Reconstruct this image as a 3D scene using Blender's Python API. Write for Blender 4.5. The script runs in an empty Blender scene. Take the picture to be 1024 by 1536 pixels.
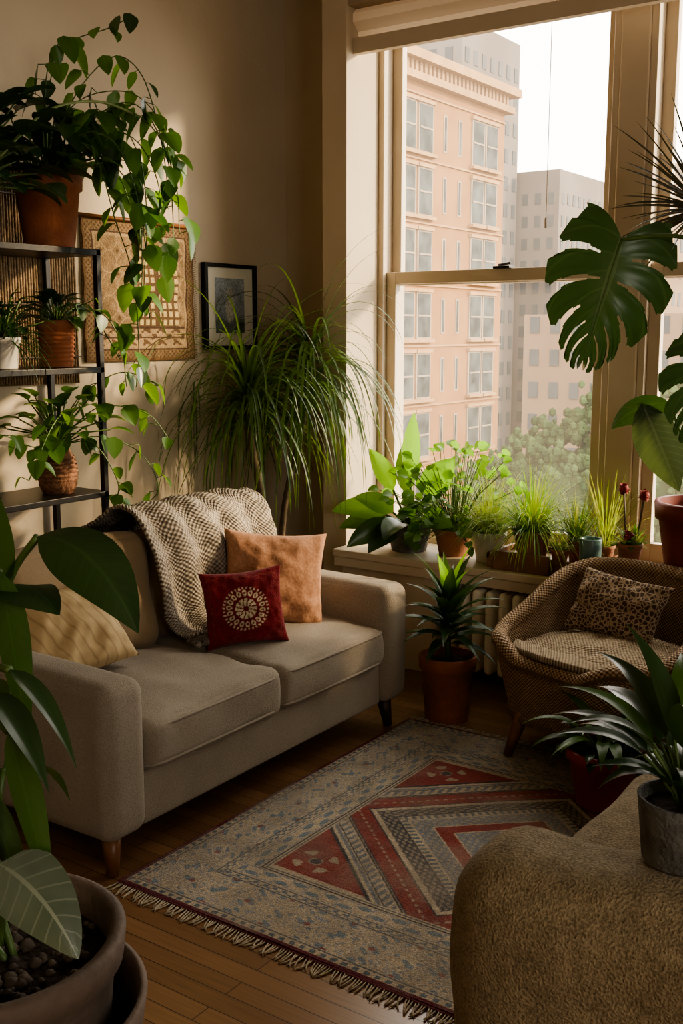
import bpy, math, random
import numpy as np
from mathutils import Vector, Matrix, noise
V=Vector
scene=bpy.context.scene
# ------------------------------------------------------------------ helpers
def new_mat(name):
    m=bpy.data.materials.new(name); m.use_nodes=True
    nt=m.node_tree; b=nt.nodes.get("Principled BSDF")
    return m,nt,b
def N(nt,t,**kw):
    n=nt.nodes.new(t)
    for k,v in kw.items():
        if k in n.inputs: n.inputs[k].default_value=v
        else: setattr(n,k,v)
    return n
def mat(name,c1,c2=None,rough=.7,scale=8,bump=0.0,bscale=60,metal=0,coord='Object',spec=.5):
    m,nt,b=new_mat(name)
    c2=c2 or tuple(x*.8 for x in c1)
    tc=N(nt,'ShaderNodeTexCoord')
    no=N(nt,'ShaderNodeTexNoise',Scale=scale,Detail=5.0)
    nt.links.new(tc.outputs[coord],no.inputs['Vector'])
    r=N(nt,'ShaderNodeValToRGB'); r.color_ramp.elements[0].position=.35; r.color_ramp.elements[1].position=.65
    r.color_ramp.elements[0].color=(*c2,1); r.color_ramp.elements[1].color=(*c1,1)
    nt.links.new(no.outputs['Fac'],r.inputs['Fac'])
    nt.links.new(r.outputs['Color'],b.inputs['Base Color'])
    b.inputs['Roughness'].default_value=rough; b.inputs['Metallic'].default_value=metal
    b.inputs['Specular IOR Level'].default_value=spec
    if bump:
        bn=N(nt,'ShaderNodeTexNoise',Scale=bscale,Detail=3.0)
        nt.links.new(tc.outputs[coord],bn.inputs['Vector'])
        bu=N(nt,'ShaderNodeBump',Strength=bump,Distance=.01)
        nt.links.new(bn.outputs['Fac'],bu.inputs['Height'])
        nt.links.new(bu.outputs['Normal'],b.inputs['Normal'])
    return m
def fabric(name,c1,c2,scale=450,bump=.5,rough=.95,mottle=6,dist=.004):
    m,nt,b=new_mat(name)
    tc=N(nt,'ShaderNodeTexCoord')
    n1=N(nt,'ShaderNodeTexNoise',Scale=scale,Detail=2.0)
    n2=N(nt,'ShaderNodeTexNoise',Scale=mottle,Detail=4.0)
    for n in (n1,n2): nt.links.new(tc.outputs['Object'],n.inputs['Vector'])
    mx=N(nt,'ShaderNodeMath',operation='MULTIPLY_ADD'); mx.inputs[1].default_value=.65
    m2=N(nt,'ShaderNodeMath',operation='MULTIPLY'); m2.inputs[1].default_value=.35
    nt.links.new(n2.outputs['Fac'],m2.inputs[0]); nt.links.new(n1.outputs['Fac'],mx.inputs[0]); nt.links.new(m2.outputs[0],mx.inputs[2])
    r=N(nt,'ShaderNodeValToRGB'); r.color_ramp.elements[0].position=.36; r.color_ramp.elements[1].position=.64
    r.color_ramp.elements[0].color=(*c2,1); r.color_ramp.elements[1].color=(*c1,1)
    nt.links.new(mx.outputs[0],r.inputs['Fac']); nt.links.new(r.outputs['Color'],b.inputs['Base Color'])
    bu=N(nt,'ShaderNodeBump',Strength=bump,Distance=dist)
    nt.links.new(mx.outputs[0],bu.inputs['Height']); nt.links.new(bu.outputs['Normal'],b.inputs['Normal'])
    b.inputs['Roughness'].default_value=rough; b.inputs['Sheen Weight'].default_value=.1
    b.inputs['Specular IOR Level'].default_value=.2
    return m
def leafmat(name,c1,c2,vein=(.25,.4,.12),rough=.38,trans=.3,veinfreq=9,veinamt=.5,tcol=None):
    m,nt,b=new_mat(name)
    uv=N(nt,'ShaderNodeUVMap'); sp=N(nt,'ShaderNodeSeparateXYZ'); nt.links.new(uv.outputs['UV'],sp.inputs[0])
    ab=N(nt,'ShaderNodeMath',operation='ABSOLUTE'); nt.links.new(sp.outputs['X'],ab.inputs[0])
    tc=N(nt,'ShaderNodeTexCoord')
    no=N(nt,'ShaderNodeTexNoise',Scale=7.0,Detail=3.0); nt.links.new(tc.outputs['Object'],no.inputs['Vector'])
    r=N(nt,'ShaderNodeValToRGB'); r.color_ramp.elements[0].position=.38; r.color_ramp.elements[1].position=.62
    r.color_ramp.elements[0].color=(*c2,1); r.color_ramp.elements[1].color=(*c1,1)
    nt.links.new(no.outputs['Fac'],r.inputs['Fac'])
    ma=N(nt,'ShaderNodeMath',operation='MULTIPLY'); ma.inputs[1].default_value=veinfreq; nt.links.new(sp.outputs['Y'],ma.inputs[0])
    mb_=N(nt,'ShaderNodeMath',operation='MULTIPLY'); mb_.inputs[1].default_value=veinfreq*.13; nt.links.new(ab.outputs[0],mb_.inputs[0])
    su=N(nt,'ShaderNodeMath',operation='SUBTRACT'); nt.links.new(ma.outputs[0],su.inputs[0]); nt.links.new(mb_.outputs[0],su.inputs[1])
    fr=N(nt,'ShaderNodeMath',operation='FRACT'); nt.links.new(su.outputs[0],fr.inputs[0])
    lt=N(nt,'ShaderNodeMath',operation='LESS_THAN'); lt.inputs[1].default_value=.12; nt.links.new(fr.outputs[0],lt.inputs[0])
    l2=N(nt,'ShaderNodeMath',operation='LESS_THAN'); l2.inputs[1].default_value=.06; nt.links.new(ab.outputs[0],l2.inputs[0])
    lm=N(nt,'ShaderNodeMath',operation='MULTIPLY'); lm.inputs[1].default_value=veinamt*.5; nt.links.new(lt.outputs[0],lm.inputs[0])
    l3=N(nt,'ShaderNodeMath',operation='MULTIPLY'); l3.inputs[1].default_value=veinamt; nt.links.new(l2.outputs[0],l3.inputs[0])
    mx=N(nt,'ShaderNodeMath',operation='MAXIMUM'); nt.links.new(lm.outputs[0],mx.inputs[0]); nt.links.new(l3.outputs[0],mx.inputs[1])
    mc=N(nt,'ShaderNodeMix',data_type='RGBA'); nt.links.new(mx.outputs[0],mc.inputs['Factor'])
    nt.links.new(r.outputs['Color'],mc.inputs[6]); mc.inputs[7].default_value=(*vein,1)
    nt.links.new(mc.outputs[2],b.inputs['Base Color']); b.inputs['Roughness'].default_value=rough
    tr=N(nt,'ShaderNodeBsdfTranslucent')
    tcol=tcol or (min(1,c1[0]*2.6+.04),min(1,c1[1]*2.2+.06),c1[2]*1.2)
    tr.inputs['Color'].default_value=(*tcol,1)
    ms=N(nt,'ShaderNodeMixShader'); ms.inputs[0].default_value=trans
    out=nt.nodes['Material Output']
    nt.links.new(b.outputs[0],ms.inputs[1]); nt.links.new(tr.outputs[0],ms.inputs[2]); nt.links.new(ms.outputs[0],out.inputs['Surface'])
    return m
def mth(nt,op,a=None,bv=None):
    n=N(nt,'ShaderNodeMath',operation=op)
    for i_,x_ in enumerate((a,bv)):
        if x_ is None: continue
        if isinstance(x_,(int,float)): n.inputs[i_].default_value=x_
        else: nt.links.new(x_,n.inputs[i_])
    return n.outputs[0]
def weave(name,cd,cl,fx,fy,bump=.8,dist=.005,rough=.7,nscale=30.0,nmix=.3,p0=.15,p1=.75):
    m,nt,b=new_mat(name)
    uv=N(nt,'ShaderNodeUVMap'); sp=N(nt,'ShaderNodeSeparateXYZ'); nt.links.new(uv.outputs[0],sp.inputs[0])
    n_=N(nt,'ShaderNodeTexNoise',Scale=nscale,Detail=4.0); tc=N(nt,'ShaderNodeTexCoord'); nt.links.new(tc.outputs['Object'],n_.inputs['Vector'])
    wob=mth(nt,'MULTIPLY',n_.outputs['Fac'],2.2)
    sx=mth(nt,'SINE',mth(nt,'ADD',mth(nt,'MULTIPLY',sp.outputs['X'],fx),wob)); sy=mth(nt,'SINE',mth(nt,'ADD',mth(nt,'MULTIPLY',sp.outputs['Y'],fy),wob))
    w_=mth(nt,'ADD',mth(nt,'MULTIPLY',mth(nt,'MULTIPLY',sx,sy),.5),.5)
    w2=mth(nt,'ADD',mth(nt,'MULTIPLY',w_,1-nmix),mth(nt,'MULTIPLY',n_.outputs['Fac'],nmix))
    r=N(nt,'ShaderNodeValToRGB'); r.color_ramp.elements[0].color=(*cd,1); r.color_ramp.elements[1].color=(*cl,1); r.color_ramp.elements[0].position=p0; r.color_ramp.elements[1].position=p1
    nt.links.new(w2,r.inputs[0]); nt.links.new(r.outputs[0],b.inputs['Base Color']); b.inputs['Roughness'].default_value=rough
    b.inputs['Specular IOR Level'].default_value=.25
    bu=N(nt,'ShaderNodeBump',Strength=bump,Distance=dist); nt.links.new(w2,bu.inputs['Height']); nt.links.new(bu.outputs[0],b.inputs['Normal'])
    return m
def attrmat(name,rough=.95,nscale=300,bump=.6,nmix=.35,sheen=.1):
    m,nt,b=new_mat(name)
    at=N(nt,'ShaderNodeAttribute',attribute_name='Col')
    tc=N(nt,'ShaderNodeTexCoord')
    no=N(nt,'ShaderNodeTexNoise',Scale=nscale,Detail=3.0); nt.links.new(tc.outputs['Object'],no.inputs['Vector'])
    no2=N(nt,'ShaderNodeTexNoise',Scale=9.0,Detail=5.0); nt.links.new(tc.outputs['Object'],no2.inputs['Vector'])
    r=N(nt,'ShaderNodeMapRange'); r.inputs[1].default_value=.3; r.inputs[2].default_value=.7; r.inputs[3].default_value=1-nmix; r.inputs[4].default_value=1+nmix
    nt.links.new(no.outputs['Fac'],r.inputs[0])
    r2=N(nt,'ShaderNodeMapRange'); r2.inputs[1].default_value=.3; r2.inputs[2].default_value=.7; r2.inputs[3].default_value=.8; r2.inputs[4].default_value=1.15
    nt.links.new(no2.outputs['Fac'],r2.inputs[0])
    mu=mth(nt,'MULTIPLY',r.outputs[0],r2.outputs[0])
    vm=N(nt,'ShaderNodeVectorMath',operation='SCALE'); nt.links.new(at.outputs['Color'],vm.inputs[0]); nt.links.new(mu,vm.inputs['Scale'])
    nt.links.new(vm.outputs[0],b.inputs['Base Color'])
    bu=N(nt,'ShaderNodeBump',Strength=bump,Distance=.004); nt.links.new(no.outputs['Fac'],bu.inputs['Height']); nt.links.new(bu.outputs['Normal'],b.inputs['Normal'])
    b.inputs['Roughness'].default_value=rough; b.inputs['Sheen Weight'].default_value=sheen; b.inputs['Specular IOR Level'].default_value=.2
    return m
def link(o,parent=None):
    scene.collection.objects.link(o)
    if parent: o.parent=parent
    return o
def empty(name,loc=(0,0,0)):
    e=bpy.data.objects.new(name,None); e.location=loc; link(e); e.empty_display_size=.1; return e
XL,XR,YB,YF,ZC=-3.35,2.3,4.36,-1.6,3.2
class MB:
    def __init__(s): s.v=[];s.f=[];s.m=[];s.mats=[];s.uv=[]
    def mi(s,m):
        if m not in s.mats: s.mats.append(m)
        return s.mats.index(m)
    def add(s,vs,fs,m,uvs=None):
        o=len(s.v); s.v.extend([tuple(x) for x in vs]); s.uv.extend(uvs or [(0.5,0.5)]*len(vs))
        k=s.mi(m)
        for f in fs: s.f.append(tuple(i+o for i in f)); s.m.append(k)
    def clamp(s):
        """keep foliage inside the room: leaves press flat against wall / glass"""
        out=[]
        for (x,y,z) in s.v:
            if x<XL+.03: x=XL+.03-(XL+.03-x)*.02
            if y>YB-.025: y=YB-.025+(y-YB+.025)*.02
            out.append((x,y,z))
        s.v=out; return s
    def box(s,lo,hi,m):
        x0,y0,z0=lo;x1,y1,z1=hi
        vs=[(x0,y0,z0),(x1,y0,z0),(x1,y1,z0),(x0,y1,z0),(x0,y0,z1),(x1,y0,z1),(x1,y1,z1),(x0,y1,z1)]
        s.add(vs,[(3,2,1,0),(4,5,6,7),(0,1,5,4),(1,2,6,5),(2,3,7,6),(3,0,4,7)],m)
    def rbox(s,lo,hi,r,m,n=10,puff=(0,0,0),wr=0,rot=None,seed=0,wf=5.0):
        c=[(lo[i]+hi[i])/2 for i in range(3)]; h=[(hi[i]-lo[i])/2 for i in range(3)]
        def samp(hh):
            rr=min(r,hh*.99); k=5
            a=[-hh+rr*(1-math.cos(t/k*math.pi/2)) for t in range(k)]
            inner=[-hh+rr+(2*hh-2*rr)*t/n for t in range(n+1)]
            return a+inner+[-x for x in reversed(a)]
        S=[samp(h[i]) for i in range(3)]
        vmap={};vs=[];fs=[];uvs=[]
        def vid(i,j,k):
            key=(i,j,k)
            if key in vmap: return vmap[key]
            p=[S[0][i],S[1][j],S[2][k]]
            rr=min(r,min(h)*.99)
            q=[max(-(h[t]-rr),min(h[t]-rr,p[t])) for t in range(3)]
            d=V([p[t]-q[t] for t in range(3)])
            if d.length>1e-9: d=d.normalized()*rr
            nx=[p[t]/h[t] for t in range(3)]
            P=V(q)+d
            for t in range(3):
                if puff[t]:
                    o1,o2=[u for u in range(3) if u!=t]
                    P[t]+=math.copysign(1,nx[t])*abs(nx[t])*puff[t]*max(0,(1-nx[o1]**2))*max(0,(1-nx[o2]**2))
            if wr:
                P=P+noise.noise_vector(V((P.x+seed,P.y,P.z))*wf)*wr
            if rot is not None: P=rot@P
            vmap[key]=len(vs); vs.append(P+V(c)); uvs.append((P.x+P.y,P.z+P.y)); return vmap[key]
        nn=[len(S[0])-1,len(S[1])-1,len(S[2])-1]
        for i in range(nn[0]):
            for j in range(nn[1]):
                fs.append((vid(i,j,0),vid(i,j+1,0),vid(i+1,j+1,0),vid(i+1,j,0)))
                fs.append((vid(i,j,nn[2]),vid(i+1,j,nn[2]),vid(i+1,j+1,nn[2]),vid(i,j+1,nn[2])))
        for i in range(nn[0]):
            for k in range(nn[2]):
                fs.append((vid(i,0,k),vid(i+1,0,k),vid(i+1,0,k+1),vid(i,0,k+1)))
                fs.append((vid(i,nn[1],k),vid(i,nn[1],k+1),vid(i+1,nn[1],k+1),vid(i+1,nn[1],k)))
        for j in range(nn[1]):
            for k in range(nn[2]):
                fs.append((vid(0,j,k),vid(0,j,k+1),vid(0,j+1,k+1),vid(0,j+1,k)))
                fs.append((vid(nn[0],j,k),vid(nn[0],j+1,k),vid(nn[0],j+1,k+1),vid(nn[0],j,k+1)))
        s.add(vs,fs,m,uvs)
    def lathe(s,prof,c,m,seg=36,ell=1.0):
        vs=[];fs=[];n=len(prof);uvs=[]
        for i in range(seg):
            a=2*math.pi*i/seg
            for (r,z) in prof:
                vs.append((c[0]+r*math.cos(a),c[1]+r*math.sin(a)*ell,c[2]+z)); uvs.append((i/seg,z))
        for i in range(seg):
            j=(i+1)%seg
            for k in range(n-1):
                fs.append((i*n+k,j*n+k,j*n+k+1,i*n+k+1))
        s.add(vs,fs,m,uvs)
    def tube(s,pts,rad,m,n=6):
        pts=[V(p) for p in pts]; K=len(pts)
        if not hasattr(rad,'__len__'): rad=[rad]*K
        vs=[];fs=[];uvs=[]
        prev=None;L=0
        for i,p in enumerate(pts):
            d=(pts[min(i+1,K-1)]-pts[max(i-1,0)]).normalized()
            if i: L+=(pts[i]-pts[i-1]).length
            if prev is None:
                a=d.cross(V((0,0,1)));
                if a.length<.1: a=d.cross(V((1,0,0)))
            else: a=prev-d*prev.dot(d)
            a.normalize(); prev=a; b=d.cross(a)
            for k in range(n):
                t=2*math.pi*k/n; vs.append(p+(a*math.cos(t)+b*math.sin(t))*rad[i]); uvs.append((L,k/n*.15))
        for i in range(K-1):
            for k in range(n):
                l=(k+1)%n; fs.append((i*n+k,i*n+l,(i+1)*n+l,(i+1)*n+k))
        fs.append(tuple(reversed(range(n)))); fs.append(tuple((K-1)*n+k for k in range(n)))
        s.add(vs,fs,m,uvs)
    def leafpath(s,pts,W,m,wf,side=None,fold=.25,cross=(-1,-.5,0,.5,1),wave=0):
        K=len(pts);vs=[];fs=[];uvs=[];C=len(cross)
        for i,p in enumerate(pts):
            d=(pts[min(i+1,K-1)]-pts[max(i-1,0)]).normalized()
            if side is None:
                sd=d.cross(V((0,0,1)))
                if sd.length<.15: sd=d.cross(V((.3,.9,0)))
            else: sd=side-d*side.dot(d)
            sd.normalize(); nn=sd.cross(d)
            t=i/(K-1); w=W*.5*wf(t)
            for c in cross:
                vs.append(p+sd*(c*w)+nn*(abs(c)*w*fold+ (math.sin(t*18+c*2)*w*wave*abs(c))))
                uvs.append((c,t))
        for i in range(K-1):
            for k in range(C-1):
                a=i*C+k; fs.append((a,a+1,a+C+1,a+C))
        s.add(vs,fs,m,uvs)
    def leaf(s,start,d,L,W,m,shape='oval',droop=1.0,fold=.25,n=9,side=None,wave=0):
        d=V(d).normalized(); p=V(start); pts=[p.copy()]
        for i in range(n):
            p=p+d*(L/n); pts.append(p.copy()); d=(d+V((0,0,-1))*droop/n).normalized()
        cr=(-1,0,1) if shape=='blade' else (-1,-.5,0,.5,1)
        s.leafpath(pts,W,m,SH[shape],side,fold,cr,wave); return pts
    def obj(s,name,parent=None,smooth=True,bevel=0):
        me=bpy.data.meshes.new(name); me.from_pydata(s.v,[],s.f); 
        for m in s.mats: me.materials.append(m)
        me.polygons.foreach_set('material_index',s.m)
        if smooth: me.polygons.foreach_set('use_smooth',[True]*len(s.f))
        uvl=me.uv_layers.new(name='UVMap')
        li=np.zeros(len(me.loops),dtype=np.int32); me.loops.foreach_get('vertex_index',li)
        uvl.data.foreach_set('uv',np.array(s.uv,dtype=np.float32)[li].ravel())
        me.update()
        o=bpy.data.objects.new(name,me); link(o,parent)
        if bevel:
            b=o.modifiers.new('b','BEVEL'); b.width=bevel; b.segments=3; b.limit_method='ANGLE'
        return o
SH={
 'oval':lambda t: max(.02,math.sin(math.pi*min(1,t)**.8))**.85 if 0<t<1 else .02,
 'heart':lambda t: (max(0.0,(t/.22))**.45 if t<.22 else max(.0,math.cos((t-.22)/.78*math.pi/2))**.8)+.02,
 'lance':lambda t: max(.02,math.sin(math.pi*t**.6))**1.1 if 0<t<1 else .03,
 'blade':lambda t: min(1,.4+t*5)*max(.0,1-t)**.6+.02,
}
def smooth_path(P,n=6):
    P=[V(p) for p in P]; Q=[P[0]]+P+[P[-1]]; out=[]
    for i in range(1,len(Q)-2):
        p0,p1,p2,p3=Q[i-1:i+3]
        for k in range(n):
            t=k/n; out.append(.5*((2*p1)+(p2-p0)*t+(2*p0-5*p1+4*p2-p3)*t*t+(3*p1-p0-3*p2+p3)*t**3))
    out.append(P[-1]); return out
def vine(mb,P,R,lm,stm,L=.09,step=.05,rad=.0022,hang=.8,shape='heart',W=.8,n=6):
    path=smooth_path(P,n); mb.tube(path,rad,stm,5)
    acc=0
    for i in range(1,len(path)):
        seg=path[i]-path[i-1]; acc+=seg.length
        if acc>step:
            acc=0
            az=R.uniform(0,2*math.pi); out=V((math.cos(az),math.sin(az),0))
            out=(out+V((.5,-.5,0))*.8).normalized()
            q=path[i]+out*R.uniform(.01,.04)+V((0,0,R.uniform(-.01,.02)))
            mb.tube([path[i],q],rad*.7,stm,4)
            dd=(out*R.uniform(.2,.9)+V((R.uniform(-.4,.4),R.uniform(-.4,.4),-hang))).normalized()
            sd=dd.cross(out+V((R.uniform(-.3,.3),R.uniform(-.3,.3),.2)))
            l=L*R.uniform(.6,1.15)
            mb.leaf(q,dd,l,l*W,R.choice(lm) if isinstance(lm,list) else lm,shape,droop=.5,fold=R.uniform(.05,.35),n=7,side=sd)
def rosette(mb,c,n,L,W,el,lm,R,stem=0,stm=None,shape='lance',droop=1.2,az=(0,360),fold=.3,base_r=.01,segs=9,srad=.003,face=None,fj=.5):
    for i in range(n):
        A=math.radians(R.uniform(*az)); E=math.radians(R.uniform(*el))
        d=V((math.cos(A)*math.cos(E),math.sin(A)*math.cos(E),math.sin(E)))
        p=V(c)+V((math.cos(A),math.sin(A),0))*base_r*R.random()
        l=L*R.uniform(.7,1.1)
        if stem:
            sl=stem*R.uniform(.5,1.1); q=p+d*sl; 
            mid=p+d*sl*.5+V((0,0,sl*.1)); mb.tube([p,mid,q],srad,stm,5); p=q
            d=(d+V((math.cos(A),math.sin(A),-.15))*.6).normalized()
        side=None
        if face is not None:
            side=d.cross(V(face).normalized()+V((R.uniform(-fj,fj),R.uniform(-fj,fj),R.uniform(-fj,fj))))
            if side.length<.1: side=None
        mb.leaf(p,d,l,W*R.uniform(.8,1.15),R.choice(lm) if isinstance(lm,list) else lm,shape,droop*R.uniform(.6,1.3),fold,segs,side)
def pot(mb,c,r,h,m,soil,taper=.72,rim=.12,rimh=.2,seg=36):
    rb=r*taper; rr=r*(1-rim*.5)
    prof=[(0,0),(rb,0),(rb*1.01,.004),(rr*.98,h*(1-rimh)),(r,h*(1-rimh)+.002),(r*1.02,h*.985),(r*1.0,h),(r*.92,h)]
    mb.lathe(prof,c,m,seg); mb.lathe([(r*.92,h),(r*.9,h*.88)],c,m,seg); mb.lathe([(r*.905,h*.88),(0,h*.9)],c,soil,seg)
# ------------------------------------------------------------------ materials
M_wall=mat("plaster_wall",(.54,.445,.32),(.50,.41,.29),.85,3,.12,45)
M_trim=mat("painted_trim",(.57,.475,.355),(.53,.44,.32),.5,4,.05,30)
M_ceil=mat("ceiling_paint",(.6,.53,.42),None,.9,3)
M_terra=mat("terracotta",(.36,.12,.05),(.24,.08,.035),.75,14,.2,80)
M_terra2=mat("terracotta_old",(.38,.17,.09),(.25,.12,.07),.85,10,.3,60)
M_soil=mat("soil",(.05,.03,.018),(.015,.01,.007),1,40,1,60)
M_white=mat("glazed_white",(.6,.56,.48),(.5,.45,.38),.4,9)
M_redpot=mat("glazed_red",(.38,.03,.018),(.25,.02,.014),.3,6)
M_redpot2=mat("matte_maroon",(.20,.03,.022),(.14,.02,.016),.5,6)
M_grey=mat("concrete_pot",(.15,.15,.14),(.08,.08,.075),.8,30,.5,120)
M_black=mat("black_metal",(.014,.014,.014),(.02,.018,.015),.4,20,.05,80,metal=.6)
M_darkwood=mat("dark_wood",(.05,.028,.015),(.03,.015,.008),.5,20)
M_wood=mat("leg_wood",(.22,.095,.035),(.13,.05,.018),.4,15)
M_traywood=mat("tray_wood",(.20,.09,.04),(.12,.05,.02),.5,14,.2,50)
M_stem=mat("stem_green",(.10,.18,.04),(.07,.12,.03),.5,20)
M_stemb=mat("stem_brown",(.12,.08,.04),(.07,.05,.03),.8,30,.4,80)
L_poth=leafmat("pothos_leaf",(.06,.145,.022),(.035,.10,.016),(.12,.24,.05),.38,.35,6,.3)
L_dark=leafmat("dark_leaf",(.024,.064,.018),(.013,.038,.012),(.05,.11,.03),.32,.15,10,.4)
L_drac=leafmat("dracaena_blade",(.06,.12,.025),(.022,.05,.014),(.13,.19,.05),.42,.25,1,.3)
L_mon=leafmat("monstera_leaf_mat",(.028,.066,.024),(.017,.046,.016),(.12,.18,.08),.33,.12,8,.6,(.08,.17,.03))
L_brt=leafmat("bright_leaf",(.09,.22,.03),(.045,.13,.02),(.22,.36,.08),.38,.45,7,.35)
L_grass=leafmat("grass_blade",(.21,.31,.055),(.11,.20,.035),(.3,.4,.1),.5,.42,1,.2)
L_grey=leafmat("greygreen_grass",(.19,.23,.10),(.11,.15,.06),(.26,.3,.14),.6,.38,1,.2)
L_silver=leafmat("silver_leaf",(.16,.20,.15),(.08,.11,.075),(.30,.34,.26),.4,.1,8,.8)
L_spike=leafmat("marginata_blade",(.05,.045,.03),(.03,.03,.022),(.10,.035,.035),.45,.05,1,.5)
L_cal=leafmat("calathea_leaf",(.05,.08,.05),(.02,.04,.02),(.22,.27,.18),.35,.2,13,.8)
F_sofa=fabric("sofa_linen",(.33,.285,.225),(.225,.19,.145),scale=330,bump=.8)
F_back=fabric("back_cushion_tan",(.38,.28,.17),(.30,.22,.13))
F_arm=fabric("armchair_boucle",(.34,.275,.175),(.16,.125,.075),scale=210,bump=1.0,mottle=28,dist=.007)
F_pink=fabric("pink_pillow_fabric",(.46,.25,.15),(.33,.17,.095),scale=90,mottle=16)
F_thr=weave("throw_knit",(.09,.075,.058),(.46,.40,.32),300,380,1.0,.012,.95,22.0,.6,.30,.7)
F_thr2=weave("chair_throw_knit",(.14,.11,.07),(.50,.40,.28),420,420,1.0,.01,.95,26.0,.45,.2,.7)
F_tan,nt,b=new_mat("striped_cushion_fabric"); tc=N(nt,'ShaderNodeTexCoord'); sp=N(nt,'ShaderNodeSeparateXYZ'); nt.links.new(tc.outputs['Object'],sp.inputs[0])
ss=mth(nt,'SINE',mth(nt,'MULTIPLY',mth(nt,'ADD',sp.outputs['Y'],mth(nt,'MULTIPLY',sp.outputs['Z'],.35)),170))
r=N(nt,'ShaderNodeValToRGB'); r.color_ramp.elements[0].position=.7; r.color_ramp.elements[1].position=.95; r.color_ramp.elements[0].color=(.50,.37,.20,1); r.color_ramp.elements[1].color=(.40,.285,.15,1)
nt.links.new(ss,r.inputs[0]); nt.links.new(r.outputs[0],b.inputs['Base Color']); b.inputs['Roughness'].default_value=.9
M_floor,nt,b=new_mat("oak_floorboards")
tc=N(nt,'ShaderNodeTexCoord'); br=N(nt,'ShaderNodeTexBrick')
br.inputs['Scale'].default_value=1; br.inputs['Brick Width'].default_value=1.1; br.inputs['Row Height'].default_value=.057
br.inputs['Mortar Size'].default_value=.0014; br.inputs['Color1'].default_value=(.27,.148,.068,1); br.inputs['Color2'].default_value=(.18,.094,.040,1); br.inputs['Mortar'].default_value=(.04,.018,.008,1)
br.offset=.37; br.squash=1
nt.links.new(tc.outputs['Object'],br.inputs['Vector'])
mp=N(nt,'ShaderNodeMapping'); mp.inputs['Scale'].default_value=(2,40,1); nt.links.new(tc.outputs['Object'],mp.inputs[0])
no=N(nt,'ShaderNodeTexNoise',Scale=3.0,Detail=6.0); nt.links.new(mp.outputs[0],no.inputs['Vector'])
mr=N(nt,'ShaderNodeMapRange'); mr.inputs[3].default_value=.6; mr.inputs[4].default_value=1.35; nt.links.new(no.outputs['Fac'],mr.inputs[0])
vm=N(nt,'ShaderNodeVectorMath',operation='SCALE'); nt.links.new(br.outputs['Color'],vm.inputs[0]); nt.links.new(mr.outputs[0],vm.inputs['Scale'])
nt.links.new(vm.outputs[0],b.inputs['Base Color']); b.inputs['Roughness'].default_value=.28
bu=N(nt,'ShaderNodeBump',Strength=.3,Distance=.003); nt.links.new(br.outputs['Fac'],bu.inputs['Height']); bu.invert=True; nt.links.new(bu.outputs['Normal'],b.inputs['Normal'])
M_glass,nt,b=new_mat("hazy_window_glass"); nt.nodes.remove(b)
t1=N(nt,'ShaderNodeBsdfTransparent'); t2=N(nt,'ShaderNodeBsdfTranslucent'); t2.inputs[0].default_value=(.95,.85,.7,1)
m1=N(nt,'ShaderNodeMixShader'); m1.inputs[0].default_value=.045  # translucent share puts the haze and glow into the panes
nt.links.new(t1.outputs[0],m1.inputs[1]); nt.links.new(t2.outputs[0],m1.inputs[2]); nt.links.new(m1.outputs[0],nt.nodes['Material Output'].inputs['Surface'])
M_blind,nt,b=new_mat("blind_fabric")
b.inputs['Base Color'].default_value=(.46,.37,.26,1); b.inputs['Roughness'].default_value=.9
t2=N(nt,'ShaderNodeBsdfTranslucent'); t2.inputs[0].default_value=(.65,.5,.34,1); m1=N(nt,'ShaderNodeMixShader'); m1.inputs[0].default_value=.3
nt.links.new(b.outputs[0],m1.inputs[1]); nt.links.new(t2.outputs[0],m1.inputs[2]); nt.links.new(m1.outputs[0],nt.nodes['Material Output'].inputs['Surface'])
# ------------------------------------------------------------------ room
def boxobj(name,lo,hi,m,bevel=0,parent=None):
    mb=MB(); mb.box(lo,hi,m); return mb.obj(name,parent,smooth=False,bevel=bevel)
boxobj("floor",(XL-.2,YF-.2,-.1),(XR+.2,YB+.3,0),M_floor)
boxobj("ceiling",(XL-.2,YF-.2,ZC),(XR+.2,YB+.3,ZC+.1),M_ceil)
boxobj("wall_left",(XL-.2,YF-.2,0),(XL,YB+.3,ZC),M_wall)
mb=MB(); SY=(-.8,1.0); SZ=(.95,2.55)  # right wall with an opening added for foreground fill light
mb.box((XR,YF-.2,0),(XR+.2,SY[0],ZC),M_wall); mb.box((XR,SY[1],0),(XR+.2,YB+.3,ZC),M_wall)
mb.box((XR,SY[0],0),(XR+.2,SY[1],SZ[0]),M_wall); mb.box((XR,SY[0],SZ[1]),(XR+.2,SY[1],ZC),M_wall)
mb.obj("wall_right",smooth=False)
mb=MB(); 
for (a,b_) in ((SY[0],SY[0]+.06),(SY[1]-.06,SY[1])): mb.box((XR+.02,a,SZ[0]),(XR+.1,b_,SZ[1]),M_trim)
for (a,b_) in ((SZ[0],SZ[0]+.06),(SZ[1]-.06,SZ[1]),(1.67,1.72)): mb.box((XR+.03,SY[0],a),(XR+.09,SY[1],b_),M_trim)
mb.obj("added_fill_window",smooth=False)  # out-of-view window, added to let in fill light
boxobj("wall_front",(XL,YF-.2,0),(XR,YF,ZC),M_wall)
W1=(-2.80,-1.66); W2=(-1.54,-.40); WZ=(.52,2.98)
mb=MB()
mb.box((XL,YB,0),(XR,YB+.22,WZ[0]),M_wall); mb.box((XL,YB,WZ[1]),(XR,YB+.22,ZC),M_wall)
mb.box((XL,YB,WZ[0]),(W1[0],YB+.22,WZ[1]),M_wall); mb.box((W2[1],YB,WZ[0]),(XR,YB+.22,WZ[1]),M_wall)
mb.obj("wall_back",smooth=False)
mb=MB(); mb.box((-2.93,4.08,0),(-2.80,YB,ZC),M_wall); mb.obj("trim_1",smooth=False,bevel=.004)
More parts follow.
